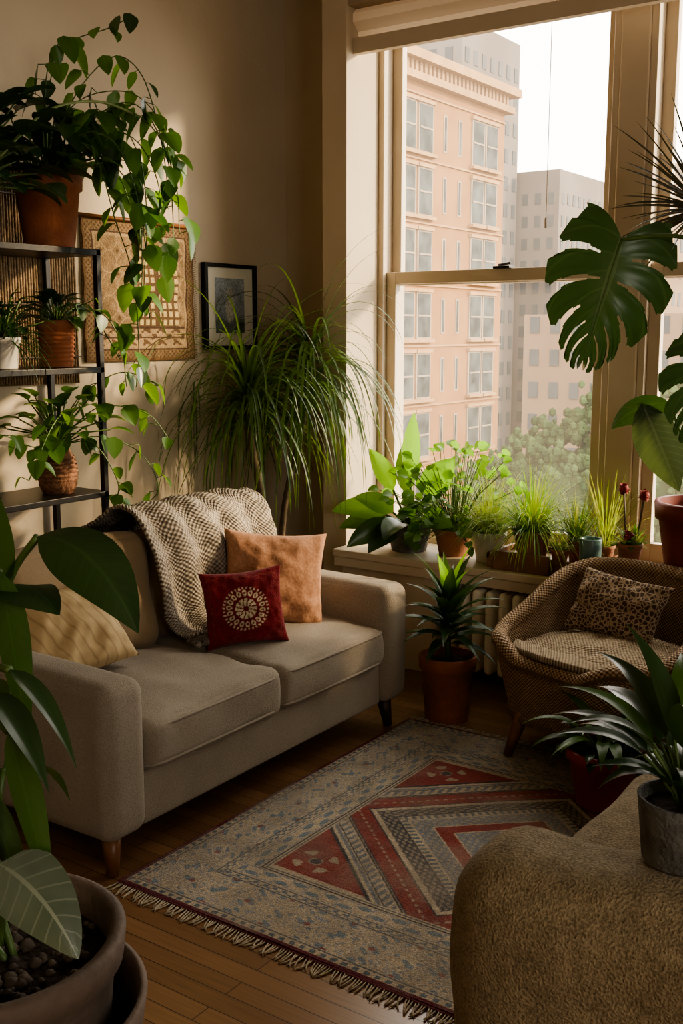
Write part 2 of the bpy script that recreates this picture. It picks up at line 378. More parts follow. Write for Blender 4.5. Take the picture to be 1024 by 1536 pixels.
mb=MB(); mb.box((-3.03,4.30,0),(-3.0,YB,ZC),M_trim); mb.obj("trim_2",smooth=False,bevel=.004)
mb=MB(); mb.box((W1[1],YB-.03,WZ[0]),(W2[0],YB+.12,WZ[1]),M_trim); mb.obj("trim_3",smooth=False,bevel=.008)
boxobj("baseboard_left",(XL,YF,0),(XL+.018,YB,.14),M_trim,.004)
boxobj("baseboard_back",(XL+.018,YB-.018,0),(-2.93,YB,.14),M_trim,.004)
def window(name,x0,x1):
    mb=MB(); y=YB+.03; MZ=1.745
    fw=.03
    mb.box((x0,y-.05,WZ[0]),(x0+fw,y+.09,WZ[1]),M_trim); mb.box((x1-fw,y-.05,WZ[0]),(x1,y+.09,WZ[1]),M_trim)
    mb.box((x0,y-.05,WZ[1]-.04),(x1,y+.09,WZ[1]),M_trim); mb.box((x0,y-.05,WZ[0]),(x1,y+.09,WZ[0]+.03),M_trim)
    a,bb=x0+fw,x1-fw
    for (z0,z1,yy) in ((MZ-.03,WZ[1]-.04,y+.045),(WZ[0]+.03,MZ+.03,y)):
        s=.05
        mb.box((a,yy-.02,z0),(a+s,yy+.02,z1),M_trim); mb.box((bb-s,yy-.02,z0),(bb,yy+.02,z1),M_trim)
        mb.box((a+s,yy-.02,z0),(bb-s,yy+.02,z0+(.06 if z0>1 else .08)),M_trim); mb.box((a+s,yy-.02,z1-.055),(bb-s,yy+.02,z1),M_trim)
    xm=(a+bb)/2+.06
    mb.box((xm-.04,y-.04,MZ+.028),(xm+.04,y+.005,MZ+.04),M_black); mb.tube([(xm-.02,y-.02,MZ+.045),(xm+.05,y-.05,MZ+.05)],.007,M_black)
    o=mb.obj(name,smooth=False,bevel=.003)
    g=MB()
    for (z0,z1,yy) in ((MZ,WZ[1]-.06,y+.045),(WZ[0]+.08,MZ,y)):
        g.add([(a+.04,yy,z0),(bb-.04,yy,z0),(bb-.04,yy,z1),(a+.04,yy,z1)],[(0,1,2,3)],M_glass)
    g.obj("glass",o,smooth=False)
window("window_1",*W1); window("window_2",*W2)
mb=MB(); mb.box((-2.80,3.98,.44),(.6,YB-.001,.485),M_trim); mb.box((-2.80,3.97,.485),(.6,YB-.001,.52),M_trim)
mb.box((-2.78,4.02,.0),(-2.28,4.34,.44),M_wall)
mb.obj("window_ledge",smooth=False,bevel=.006)
# blind
mb=MB()
mb.box((-2.86,4.13,2.70),(-.3,4.165,2.765),M_trim)
pts=[]
for i in range(13):
    z=2.765+i*.034; y=4.15+ (0.02 if i%4<2 else -.02)
    pts.append((y,z))
vs=[];fs=[]
for i,(y,z) in enumerate(pts): vs+= [(-2.86,y,z),(-.3,y,z)]
for i in range(len(pts)-1): fs.append((2*i,2*i+1,2*i+3,2*i+2))
mb.add(vs,fs,M_blind)
mb.box((-2.88,4.09,2.89),(-.3,4.17,2.93),M_blind)
mb.tube([(-1.86,4.12,2.70),(-1.86,4.12,1.95)],.0018,M_trim,5)
mb.tube([(-1.86,4.12,1.95),(-1.86,4.12,1.91)],.006,M_white,8)
mb.obj("window_blind",smooth=False)
# radiator
mb=MB(); M_rad=mat("radiator_paint",(.86,.80,.68),(.78,.72,.6),.4,8)
x=-2.21
while x<-1.2:
    mb.rbox((x,3.975,.06),(x+.040,4.15,.425),.019,M_rad,n=3)
    x+=.062
mb.box((-2.2,4.03,.09),(-1.2,4.11,.13),M_rad); mb.box((-2.2,4.03,.32),(-1.2,4.11,.35),M_rad)
for x in (-2.2,-1.26):
    mb.box((x,4.0,0),(x+.04,4.14,.07),M_rad)
mb.obj("radiator")
# ------------------------------------------------------------------ sofa
sofa=empty("sofa")
def part(name,parent,fn):
    mb=MB(); fn(mb); return mb.obj(name,parent)
part("arm_near",sofa,lambda m:m.rbox((-2.98,1.89,.115),(-2.07,2.05,.565),.045,F_sofa,n=8,puff=(.004,.010,.008)))
part("arm_far",sofa,lambda m:m.rbox((-2.98,3.285,.115),(-2.07,3.445,.565),.045,F_sofa,n=8,puff=(.004,.010,.008)))
part("base",sofa,lambda m:m.rbox((-2.96,2.045,.115),(-2.10,3.29,.275),.015,F_sofa,n=6))
part("back_frame",sofa,lambda m:m.rbox((-3.0,1.9,.115),(-2.84,3.44,.74),.04,F_sofa,n=8))
part("seat_cushion_1",sofa,lambda m:m.rbox((-2.86,2.052,.268),(-2.078,2.668,.425),.035,F_sofa,n=20,puff=(.012,.004,.028),wr=.014,wf=8))
part("seat_cushion_2",sofa,lambda m:m.rbox((-2.86,2.672,.268),(-2.078,3.286,.425),.035,F_sofa,n=20,puff=(.012,.004,.028),wr=.014,seed=5,wf=8))
rb=Matrix.Rotation(math.radians(-9),3,'Y')
part("back_cushion_1",sofa,lambda m:m.rbox((-2.83,2.06,.41),(-2.63,2.665,.80),.06,F_back,n=12,puff=(.05,.0,.02),wr=.022,rot=rb))
part("back_cushion_2",sofa,lambda m:m.rbox((-2.83,2.67,.41),(-2.63,3.28,.80),.06,F_back,n=10,puff=(.05,.0,.02),wr=.016,rot=rb,seed=3))
def legs(m):
    for (x,y,mm) in ((-2.14,1.96,M_wood),(-2.14,3.37,M_darkwood),(-2.92,1.96,M_wood),(-2.92,3.37,M_darkwood)):
        m.tube([(x,y,.12),(x+.015*(1 if x>-2.5 else -1),y-.012*(1 if y<2.5 else -1),0)],[.030,.017],mm,10)
part("legs",sofa,legs)
def pip(m):
    for (a,c) in ((2.052,2.668),(2.672,3.286)):
        for z in (.292,.402):
            m.tube([(-2.6,a+.004,z),(-2.1,a+.003,z),(-2.083,a+.02,z),(-2.074,a+.06,z),(-2.066,(a+c)/2,z+ .003),(-2.074,c-.06,z),(-2.083,c-.02,z),(-2.1,c-.003,z),(-2.6,c-.004,z)],.0045,F_sofa,6)
part("piping",sofa,pip)
# throw blanket over the sofa back
mb=MB()
prof=smooth_path([(-2.46,0,.462),(-2.53,0,.47),(-2.575,0,.53),(-2.575,0,.66),(-2.60,0,.77),(-2.68,0,.865),(-2.80,0,.875),(-2.92,0,.81),(-3.03,0,.74),(-3.045,0,.55),(-3.04,0,.30)],10)
ny=90; vs=[];fs=[];uvs=[];n=len(prof)
for j in range(ny+1):
    t=j/ny
    for i,p in enumerate(prof):
        s=i/(n-1)
        y=2.62+ t*.70*(1-.12*(1-s)) + .025*math.sin(s*9+1)*(1-t)
        q=V((p.x,y,p.z))+V((.014*math.sin(t*26+s*4),0,.008*math.sin(t*30+2*s)))
        q+=noise.noise_vector(V((q.x*9,q.y*9,q.z*9)))*.010
        q+=noise.noise_vector(V((q.x*40,q.y*40,q.z*40)))*.004
        vs.append(q); uvs.append((t*.74,s*1.2))
for j in range(ny):
    for i in range(n-1):
        a=j*n+i; fs.append((a,a+n,a+n+1,a+1))
mb.add(vs,fs,F_thr,uvs)
R=random.Random(2)
for k in range(60):
    p=prof[0]; y=2.64+k/60*.60; q=V((p.x,y,p.z))
    mb.tube([q,q+V((.02,R.uniform(-.01,.01),-.006)),q+V((.045,R.uniform(-.02,.02),-.008))],.003,F_thr,5)
o=mb.obj("throw_blanket"); so=o.modifiers.new('s','SOLIDIFY'); so.thickness=.012; so.offset=1
# pillows
def pillow(name,c,w,h,t,facing,up,m,colfn=None,n=36,roll=0,sag=0):
    f=V(facing).normalized(); u=V(up); u=(u-f*u.dot(f)).normalized(); r=u.cross(f)
    rot=Matrix.Rotation(math.radians(roll),3,f); u=rot@u; r=rot@r
    vs=[];fs=[];cols=[]
    for s in (1,-1):
        for j in range(n+1):
            for i in range(n+1):
                a=2*i/n-1;b_=2*j/n-1
                pinch=1-.10*(1-abs(b_)**2)*abs(a)**3 ; pinch2=1-.10*(1-abs(a)**2)*abs(b_)**3
                th=t*.5*(max(0,(1-a*a))**.5*max(0,(1-b_*b_))**.5)**.75
                nz=(noise.noise(V((a*2.2+c[0]*9,b_*2.2,s)))*.016+noise.noise(V((a*5+c[0]*9,b_*5,s)))*.008)*min(1,th*30)
                P=V(c)+r*(a*w/2*pinch)+u*(b_*h/2*pinch2)+f*(s*(th+nz))
                vs.append(P)
                cols.append(colfn(a,b_,s) if colfn else (1,1,1))
    K=(n+1)**2
    for s in (0,1):
        for j in range(n):
            for i in range(n):
                a=s*K+j*(n+1)+i
                fs.append((a,a+1,a+n+2,a+n+1) if s==0 else (a,a+n+1,a+n+2,a+1))
    mb=MB(); mb.add(vs,fs,m); o=mb.obj(name)
    if colfn:
        ca=o.data.color_attributes.new('Col','FLOAT_COLOR','POINT')
        arr=np.ones((len(vs),4),dtype=np.float32); arr[:,:3]=np.array(cols); ca.data.foreach_set('color',arr.ravel())
    return o
A_fab=attrmat("printed_fabric",nscale=220)
pillow("pink_throw_pillow",(-2.42,3.06,.60),.39,.36,.15,(.75,-.62,.28),(0,0,1),F_pink,roll=-6)
def mand(a,b,s):
    red=(.17,.013,.018)
    if s<0: return red
    r=math.hypot(a,b*1.0+.02); th=math.atan2(b+.02,a)
    on=False
    if r<.07: on=False
    elif r<.14: on=math.sin(th*8)>-.3
    elif r<.26: on=abs(math.sin(th*6+r*8))>.45
    elif r<.30: on=False
    elif r<.50: on=abs(math.sin(th*9))*(1-abs(r-.4)/.12)>.35 and not (abs(r-.4)<.03 and abs(math.sin(th*9))>.9)
    elif r<.56: on=math.sin(th*36)>.2
    if on: return (.58,.52,.36)
    k=max(abs(a),abs(b))
    if .80<k<.86 and (math.sin(a*30)*math.sin(b*30)>.2): return (.2,.05,.02)
    return red
pillow("red_mandala_pillow",(-2.35,2.80,.558),.29,.27,.12,(.72,-.66,.22),(0,0,1),A_fab,mand,n=110,roll=4)
pillow("striped_throw_pillow",(-2.55,2.19,.575),.35,.31,.15,(.62,-.25,.5),(0,0,1),F_tan,roll=14)
# ------------------------------------------------------------------ rug
nx,ny_=620,580
X0,X1,Y0,Y1=-2.08,-.42,1.93,3.47
gx=np.linspace(X0,X1,nx);gy=np.linspace(Y0,Y1,ny_)
GX,GY=np.meshgrid(gx,gy,indexing='xy')
rng=np.random.RandomState(4)
cream=np.array([.42,.35,.255]);grey=np.array([.12,.13,.14]);red=np.array([.225,.045,.036]);blue=np.array([.105,.135,.155]);dark=np.array([.045,.045,.05]);dred=np.array([.11,.012,.02])
C=np.empty(GX.shape+(3,)); C[:]=cream
dx=np.minimum(GX-X0,X1-GX);dy=np.minimum(GY-Y0,Y1-GY);D=np.minimum(dx,dy)
along=np.where(dx<dy,GY,GX)
def put(mask,c): C[mask]=c
put(D<.012,dred)
put((D>=.014)&(D<.028)&(np.sin(along*200)>0),blue)
put((D>=.034)&(D<.038),grey)
b1=(D>=.042)&(D<.185)
S1=np.sin(along*32);T1=np.cos((D-.113)*44)
flor=S1*T1+.6*np.sin(along*97+D*60)*np.sin(D*130+along*17)+.35*np.sin(along*160)*np.sin(D*170)
put(b1&(np.abs(flor)>.85),blue*1.6); put(b1&(np.abs(flor)<.08),grey*2.0); put(b1&(np.abs(flor-.5)<.03),blue*1.9)
put(b1&((S1*T1)>.95),red*.9+.05)
put((D>=.185)&(D<.189),grey)
put((D>=.192)&(D<.208)&(np.sin(along*190)*np.sin(D*300)>0.0),blue*1.2)
put((D>=.212)&(D<.216),grey)
b2=(D>=.221)&(D<.272)
put(b2&(np.abs(np.sin(along*60)+np.sin((D-.247)*150)*.8)>1.0),blue*1.5); put(b2&(np.abs(np.sin(along*60)*np.cos((D-.247)*60))<.08),grey*1.8)
put((D>=.275)&(D<.280),dark); put((D>=.286)&(D<.290),grey)
fld=D>=.297
CX,CY=(X0+X1)/2-.02,(Y0+Y1)/2
hx=(X1-X0)/2-.297;hy=(Y1-Y0)/2-.297
ux,uy=np.abs(GX-CX)/hx,np.abs(GY-CY)/hy
dd=ux+uy
dg=(GX*np.sign(GX-CX)-GY*np.sign(GY-CY)*hx/hy)
put(fld,cream*.95)
put(fld&(dd>1.36)&(ux<.97)&(uy<.97),red)
star=(np.cos((ux-.80)*38)*np.cos((uy-.80)*38)>.15)&(np.hypot(ux-.80,uy-.80)<.13)
put(fld&star,cream*.8); put(fld&(np.hypot(ux-.80,uy-.80)<.035),dark)
bd=lambda a,b:fld&(dd>=a)&(dd<b)
put(bd(1.33,1.36),dark); put(bd(1.30,1.33),cream)
put(bd(1.27,1.30),grey*1.5)
put(bd(1.17,1.25)&(np.sin(dg*140+dd*60)>0),grey*1.4); put(bd(1.14,1.155),dark); put(bd(1.25,1.26),dark)
put(bd(.93,1.12),red); put(bd(1.01,1.03)&(np.sin(dg*150)>0),cream*.75); put(bd(1.12,1.135),dark)
put(bd(.915,.93),dark); put(bd(.88,.915),cream)
ch=np.sin(dd*110)*np.sin(dg*110)
put(bd(.74,.87),cream*.6); put(bd(.74,.87)&(ch>-.1),dark*1.6); put(bd(.725,.74),dark)
put(bd(.66,.72)&(np.sin(dg*180)>0),blue)
put(bd(.0,.64),grey*1.6)
put(bd(0,.64)&(np.sin(dd*95)*np.sin(dg*120)>.35),cream*.8)
put(bd(.36,.48),red); put(bd(.48,.495),cream);put(bd(.345,.36),cream)
put(bd(0,.2)&(ch>.0),blue*1.4); put(bd(0,.09),red)
wear=rng.rand(*GX.shape)
C*= (.74+.52*wear)[...,None]
fade=np.array([[noise.noise(V((x*4,y*4,0)))+.6*noise.noise(V((x*13,y*13,3))) for x in gx[::10]] for y in gy[::10]])
fade=np.kron(fade,np.ones((10,10)))
mixf=np.clip(.15+fade*.5,0,.5)[...,None]
C=C*(1-mixf)+np.array([.26,.225,.175])*mixf
Z=.010+.0012*np.sin(GX*9+GY*5)+.0008*rng.rand(*GX.shape)
vsr=np.stack([GX,GY,Z],-1).reshape(-1,3)
i=np.arange(nx-1)[None,:]+np.arange(ny_-1)[:,None]*nx
fsr=np.stack([i,i+1,i+nx+1,i+nx],-1).reshape(-1,4)
me=bpy.data.meshes.new("patterned_area_rug")
me.vertices.add(len(vsr)); me.vertices.foreach_set('co',vsr.ravel().astype(np.float32))
me.loops.add(fsr.size); me.loops.foreach_set('vertex_index',fsr.ravel().astype(np.int32))
me.polygons.add(len(fsr)); me.polygons.foreach_set('loop_start',(np.arange(len(fsr))*4).astype(np.int32))
me.update(); me.validate()
ca=me.color_attributes.new('Col','FLOAT_COLOR','POINT'); arr=np.ones((nx*ny_,4),dtype=np.float32); arr[:,:3]=C.reshape(-1,3); ca.data.foreach_set('color',arr.ravel())
me.materials.append(attrmat("woven_rug",nscale=260,bump=.9,nmix=.3))
rug=bpy.data.objects.new("patterned_area_rug",me); link(rug)
mb=MB(); M_fr=mat("rug_fringe",(.5,.43,.32),(.35,.29,.2),.95,40); M_bk=mat("rug_edge",(.13,.02,.025),None,.95,30)
mb.box((X0-.004,Y0-.006,0),(X1+.004,Y1+.004,.0085),M_bk); mb.obj("backing",rug,smooth=False)
mb=MB(); R=random.Random(3)
xx=X0
while xx<X1:
    for yy,s in ((Y0,-1),(Y1,1)):
        a=R.uniform(-.012,.012); L=R.uniform(.03,.045)
        mb.tube([(xx,yy,.006),(xx+a*.3,yy+s*L*.5,.004),(xx+a,yy+s*L,.003),(xx+a*2,yy+s*(L+.012),.003)],[.0026,.002,.0026,.0014],M_fr,5)
    xx+=.0085
mb.obj("fringe",rug)
# ------------------------------------------------------------------ wall art
M_bamboo=mat("woven_bamboo",(.34,.23,.12),(.17,.11,.06),.8,60,.4,90)
tw=empty("woven_wall_tapestry")
nyy,nz=240,240
y0,y1,z0,z1=3.02,3.66,1.38,1.95
vs=[];fs=[];cols=[]
for j in range(nz+1):
    for i in range(nyy+1):
        a=i/nyy;b_=j/nz
        vs.append((XL+.015+.003*math.sin(b_*25),y0+(y1-y0)*a,z0+(z1-z0)*b_))
        e=min(a,1-a)*(y1-y0); e2=min(b_,1-b_)*(z1-z0); ee=min(e,e2)
        lt=(.30,.21,.115); dk=(.10,.06,.03); md=(.19,.125,.065)
        if ee<.010: col=(.14,.08,.035)
        elif ee<.045: col=dk if math.sin(a*170)*math.sin(b_*170)>.2 else md
        elif ee<.052: col=(.07,.04,.025)
        elif ee<.062: col=lt
        elif b_>.25 and b_<.84 and .46<a<.84:
            u=((a-.46)*18)%1; w=(b_*16)%1
            col=dk
            if .2<u<.8 and .18<w<.8: col=(.46,.36,.16)
            if abs(a-.65)<.012: col=(.08,.05,.025)
            if b_>.80: col=md
        elif b_<=.25:
            v_=math.sin(a*44)*math.cos(b_*70)+.6*math.sin(a*88+b_*40)*math.sin(b_*95)
            col=dk if v_>.25 else lt
            if abs(b_-.245)<.008 or abs(b_-.17)<.006: col=(.07,.04,.025)
        else:
            v_=math.sin(a*60)*math.sin(b_*60)+.5*noise.noise(V((a*14,b_*14,0)))
            u_=abs(math.sin(a*22))+abs(math.sin(b_*20))
            col=md if v_>0 else (.22,.15,.08)
            if abs(u_-1)<.10: col=lt
            if u_<.35: col=dk
        cols.append(col)
for j in range(nz):
    for i in range(nyy):
        a=j*(nyy+1)+i; fs.append((a,a+1,a+nyy+2,a+nyy+1))
mb=MB(); mb.add(vs,fs,attrmat("tapestry_weave",nscale=200,bump=.8)); o=mb.obj("cloth",tw)
ca=o.data.color_attributes.new('Col','FLOAT_COLOR','POINT'); arr=np.ones((len(vs),4),dtype=np.float32); arr[:,:3]=np.array(cols); ca.data.foreach_set('color',arr.ravel())
mb=MB(); mb.tube([(XL+.02,y0-.03,z1+.005),(XL+.02,y1+.03,z1+.005)],.009,M_wood,8); mb.box((XL,y0,z0),(XL+.01,y1,z1),M_bamboo)
R=random.Random(7)
for k in range(70):
    z=z0+(z1-z0)*k/70; mb.tube([(XL+.016,y1,z),(XL+.018,y1+R.uniform(.01,.02),z-.004)],.0015,M_bamboo,4)
mb.obj("rod",tw)
mb=MB(); R=random.Random(5)
yy=2.05
while yy<2.98:
    mb.tube([(XL+.012,yy,1.30),(XL+.012,yy+R.uniform(-.002,.002),2.12)],.006,M_bamboo,5); yy+=.0125
for z in (1.4,1.6,1.8,2.0): mb.box((XL+.016,2.04,z),(XL+.022,2.985,z+.006),M_darkwood)
mb.obj("bamboo_hanging_screen")
# framed picture
fr=empty("framed_picture")
y0,y1,z0,z1=3.725,4.09,1.42,1.81
mb=MB(); w=.018
for lo,hi in (((XL,y0,z0),(XL+.03,y0+w,z1)),((XL,y1-w,z0),(XL+.03,y1,z1)),((XL,y0+w,z0),(XL+.03,y1-w,z0+w)),((XL,y0+w,z1-w),(XL+.03,y1-w,z1))): mb.box(lo,hi,M_black)
mb.obj("frame",fr,smooth=False,bevel=.002)
boxobj("mat_board",(XL,y0+w,z0+w),(XL+.014,y1-w,z1-w),mat("mat_board",(.74,.70,.58),(.68,.64,.52),.9,5),0,fr)
n_=60; vs=[];fs=[];cols=[]
for j in range(n_+1):
    for i_ in range(n_+1):
        a=i_/n_;b_=j/n_; vs.append((XL+.0155,y0+.08+(y1-y0-.16)*a,z0+.075+(z1-z0-.14)*b_))
        g=.22+.14*b_+.08*noise.noise(V((a*5,b_*5,2)))
        col=[g*.85,g*.95,g]
        k=math.hypot((a-.5)/.16,(b_-.45)/.26)
        if k<1: col=[.45,.45,.40]
        if math.hypot((a-.5)/.09,(b_-.74)/.09)<1: col=[.42,.40,.35]
        if b_<.22+.05*math.sin(a*9): col=[.11,.13,.13]
        cols.append([c_*(1+.3*noise.noise(V((a*20,b_*20,0)))) for c_ in col])
for j in range(n_):
    for i_ in range(n_):
        a=j*(n_+1)+i_; fs.append((a,a+1,a+n_+2,a+n_+1))
mb=MB(); mb.add(vs,fs,attrmat("etched_print",rough=.5,nscale=90,bump=0)); o=mb.obj("print",fr)
ca=o.data.color_attributes.new('Col','FLOAT_COLOR','POINT'); arr=np.ones((len(vs),4),dtype=np.float32); arr[:,:3]=np.array(cols); ca.data.foreach_set('color',arr.ravel())
# ------------------------------------------------------------------ shelf
mb=MB(); SX0,SX1,SY0,SY1=-3.33,-3.03,2.02,2.83
for x in (SX0,SX1-.022):
    for y in (SY0,SY1-.022): mb.box((x,y,0),(x+.022,y+.022,1.80),M_black)
for z in (1.775,1.35,.885,.44,.08):
    mb.box((SX0,SY0,z),(SX1,SY1,z+.022),M_black)
mb.obj("black_metal_shelf",smooth=False,bevel=.002)
# ------------------------------------------------------------------ shelf plants
R=random.Random(11)
PM=[L_poth,L_poth,L_dark]; PB=[L_poth,L_poth,L_brt,L_dark]
mb=MB(); c=(-3.13,2.68,1.797); pot(mb,c,.122,.25,M_terra,M_soil)
top=V((-3.13,2.68,2.02))
rosette(mb,top,40,.10,.075,(10,80),PM,R,.22,M_stem,'heart',.9,base_r=.06)
paths=[
 [top,(-3.08,2.76,2.30),(-2.98,2.86,2.46),(-2.9,2.92,2.42),(-2.84,2.94,2.26),(-2.8,2.94,2.08),(-2.78,2.93,1.95)],
 [top,(-3.05,2.74,2.22),(-2.96,2.84,2.26),(-2.89,2.9,2.12),(-2.86,2.9,1.9),(-2.86,2.88,1.7),(-2.84,2.88,1.55)],
 [top,(-3.05,2.78,2.15),(-2.96,2.89,2.17),(-2.93,2.93,1.98),(-2.92,2.93,1.78),(-2.92,2.92,1.6)],
 [top,(-3.0,2.72,2.18),(-2.9,2.8,2.15),(-2.86,2.86,1.95),(-2.87,2.86,1.75)],
 [top,(-3.1,2.8,2.2),(-3.05,2.92,2.25),(-3.0,2.98,2.1),(-2.99,3.0,1.95)],
 [top,(-3.0,2.68,2.15),(-2.94,2.74,2.1),(-2.92,2.8,1.9),(-2.91,2.87,1.7),(-2.89,2.87,1.45),(-2.9,2.86,1.3)],
 [top,(-3.12,2.7,2.35),(-3.08,2.76,2.5),(-2.98,2.86,2.56),(-2.9,2.9,2.6)],
 [top,(-3.1,2.66,2.3),(-3.05,2.66,2.45),(-3.0,2.7,2.5)],
 [top,(-3.06,2.74,2.28),(-2.95,2.9,2.35),(-2.86,2.98,2.25),(-2.82,3.0,2.05)],
 [top,(-3.05,2.8,2.1),(-2.99,2.9,2.05),(-2.96,2.93,1.9)],
 [top,(-3.05,2.7,2.2),(-2.93,2.85,2.28),(-2.83,2.93,2.2),(-2.77,2.96,2.02),(-2.76,2.96,1.85)],
 [top,(-3.0,2.8,2.25),(-2.9,2.9,2.3),(-2.82,2.96,2.15),(-2.80,2.97,1.95),(-2.8,2.97,1.78)],
 [top,(-3.05,2.82,2.2),(-2.97,2.95,2.2),(-2.9,3.0,2.05),(-2.88,3.0,1.85),(-2.87,3.0,1.7)],
 [top,(-3.02,2.75,2.1),(-2.93,2.82,2.08),(-2.88,2.88,1.95),(-2.87,2.9,1.8)],
]
for P in paths: vine(mb,P,R,PB,M_stem,L=.100,step=.038,W=.72)
mb.clamp().obj("potted_pothos")
mb=MB(); c=(-3.15,2.33,1.797); pot(mb,c,.10,.17,M_grey,M_soil)
top=V((-3.15,2.33,1.95))
rosette(mb,top,70,.16,.12,(0,85),L_dark,R,.33,M_stem,'heart',1.0,base_r=.05)
rosette(mb,top,40,.13,.08,(10,80),L_dark,R,.2,M_stem,'oval',1.0,base_r=.05)
arch=smooth_path([(-3.15,2.33,1.95),(-2.98,2.36,2.06),(-2.93,2.52,2.22),(-2.9,2.72,2.28),(-2.86,2.88,2.25)],8)
mb.tube(arch,.005,mat("pale_stem",(.20,.26,.09),None,.5),6)
mb.clamp().obj("potted_philodendron")
mb=MB(); c=(-3.14,2.70,1.373); pot(mb,c,.07,.17,M_terra,M_soil,taper=.8)
for k in range(7): mb.lathe([(.058+.001*k,.02+k*.016),(.064+.001*k,.026+k*.016),(.058+.001*k,.032+k*.016)],c,M_terra)
rosette(mb,(c[0],c[1],1.53),30,.08,.05,(10,80),L_dark,R,.10,M_stem,'heart',1)
vine(mb,[(-3.12,2.7,1.52),(-3.02,2.78,1.58),(-2.97,2.85,1.48),(-2.96,2.87,1.3)],R,L_poth,M_stem,.07,.04)
vine(mb,[(-3.12,2.7,1.52),(-3.0,2.72,1.6),(-2.97,2.78,1.5),(-2.98,2.86,1.4)],R,L_poth,M_stem,.07,.04)
mb.clamp().obj("small_potted_ivy")
mb=MB(); c=(-3.14,2.45,1.373); pot(mb,c,.07,.11,M_white,M_soil,taper=.8)
rosette(mb,(c[0],c[1],1.46),170,.24,.008,(5,85),L_dark,R,0,None,'blade',2.2,base_r=.03)
rosette(mb,(c[0],c[1],1.46),45,.05,.03,(5,85),L_dark,R,.18,M_stem,'oval',1.2,base_r=.03)
mb.clamp().obj("potted_fern")
M_wick=mat("wicker_weave_pot",(.26,.12,.06),(.11,.05,.025),.8,50,.8,70)
mb=MB(); c=(-3.14,2.68,.908)
mb.lathe([(0,0),(.055,0),(.07,.03),(.072,.08),(.06,.13),(.045,.17),(.052,.19),(.045,.19),(.04,.17),(0,.165)],c,M_wick)
for k in range(8): mb.lathe([(.06+.012*math.sin(k/7*3),.015+k*.016),(.066+.012*math.sin(k/7*3),.02+k*.016),(.06+.012*math.sin(k/7*3),.027+k*.016)],c,M_wick)
rosette(mb,(c[0],c[1],1.08),34,.085,.06,(10,80),L_poth,R,.2,M_stem,'heart',1)
for P in ([(c[0],c[1],1.08),(-3.05,2.8,1.22),(-2.95,2.95,1.2),(-2.9,3.02,1.1)],[(c[0],c[1],1.08),(-3.0,2.76,1.12),(-2.93,2.9,1.05),(-2.92,2.98,.9),(-3.08,3.0,.8)],
          [(c[0],c[1],1.08),(-3.02,2.6,1.2),(-2.97,2.5,1.15),(-2.96,2.4,1.0)],[(c[0],c[1],1.08),(-2.99,2.72,1.1),(-2.95,2.8,.95),(-3.1,2.92,.84)],
          [(c[0],c[1],1.08),(-3.1,2.75,1.25),(-3.02,2.9,1.35),(-2.92,3.0,1.3)],[(c[0],c[1],1.08),(-3.05,2.5,1.1),(-2.99,2.35,1.15),(-2.98,2.2,1.2)]):
    vine(mb,P,R,L_poth,M_stem,.08,.034)
mb.clamp().obj("trailing_ivy_in_wicker_vase")
# ------------------------------------------------------------------ dracaena behind sofa
mb=MB(); R=random.Random(21)
pc=(-3.02,3.78,0); pot(mb,pc,.14,.28,M_terra2,M_soil)
crA=V((-3.02,3.64,1.24)); crB=V((-2.93,3.98,1.36))
mb.tube(smooth_path([(-3.02,3.76,.24),(-3.0,3.72,.7),(-3.03,3.68,1.0),crA],6),.018,M_stemb,8)
mb.tube(smooth_path([(-3.0,3.82,.24),(-3.02,3.9,.7),(-2.97,3.97,1.05),crB],6),.016,M_stemb,8)
def droopy(cr,n,L,W,m,R,el=(5,80),g=2.6,az=(0,360)):
    for i in range(n):
        A=math.radians(R.uniform(*az));E=math.radians(R.uniform(*el))
        d=V((math.cos(A)*math.cos(E),math.sin(A)*math.cos(E),math.sin(E)))
        l=L*R.uniform(.55,1.2); p=cr+V((0,0,R.uniform(-.08,.06))); pts=[p.copy()]; K=13
        gg=g*R.uniform(.45,1.3)
        for k in range(K):
            p=p+d*l/K
            pts.append(p.copy()); d=(d+V((0,0,-gg/K*(1+k*.08)))).normalized()
        mb.leafpath(pts,W*R.uniform(.6,1.25),m,SH['blade'],None,.35,(-1,0,1))
droopy(crA,105,.68,.016,L_drac,R,g=2.7)
droopy(crA-V((0,0,.10)),60,.60,.016,L_drac,R,el=(-10,50),g=2.9)
droopy(crB,100,.66,.016,L_drac,R,g=2.6,az=(150,390))
droopy(crB-V((0,0,.13)),75,.72,.016,L_drac,R,el=(-10,50),g=3.1,az=(180,380))
mb.clamp().obj("potted_dracaena")
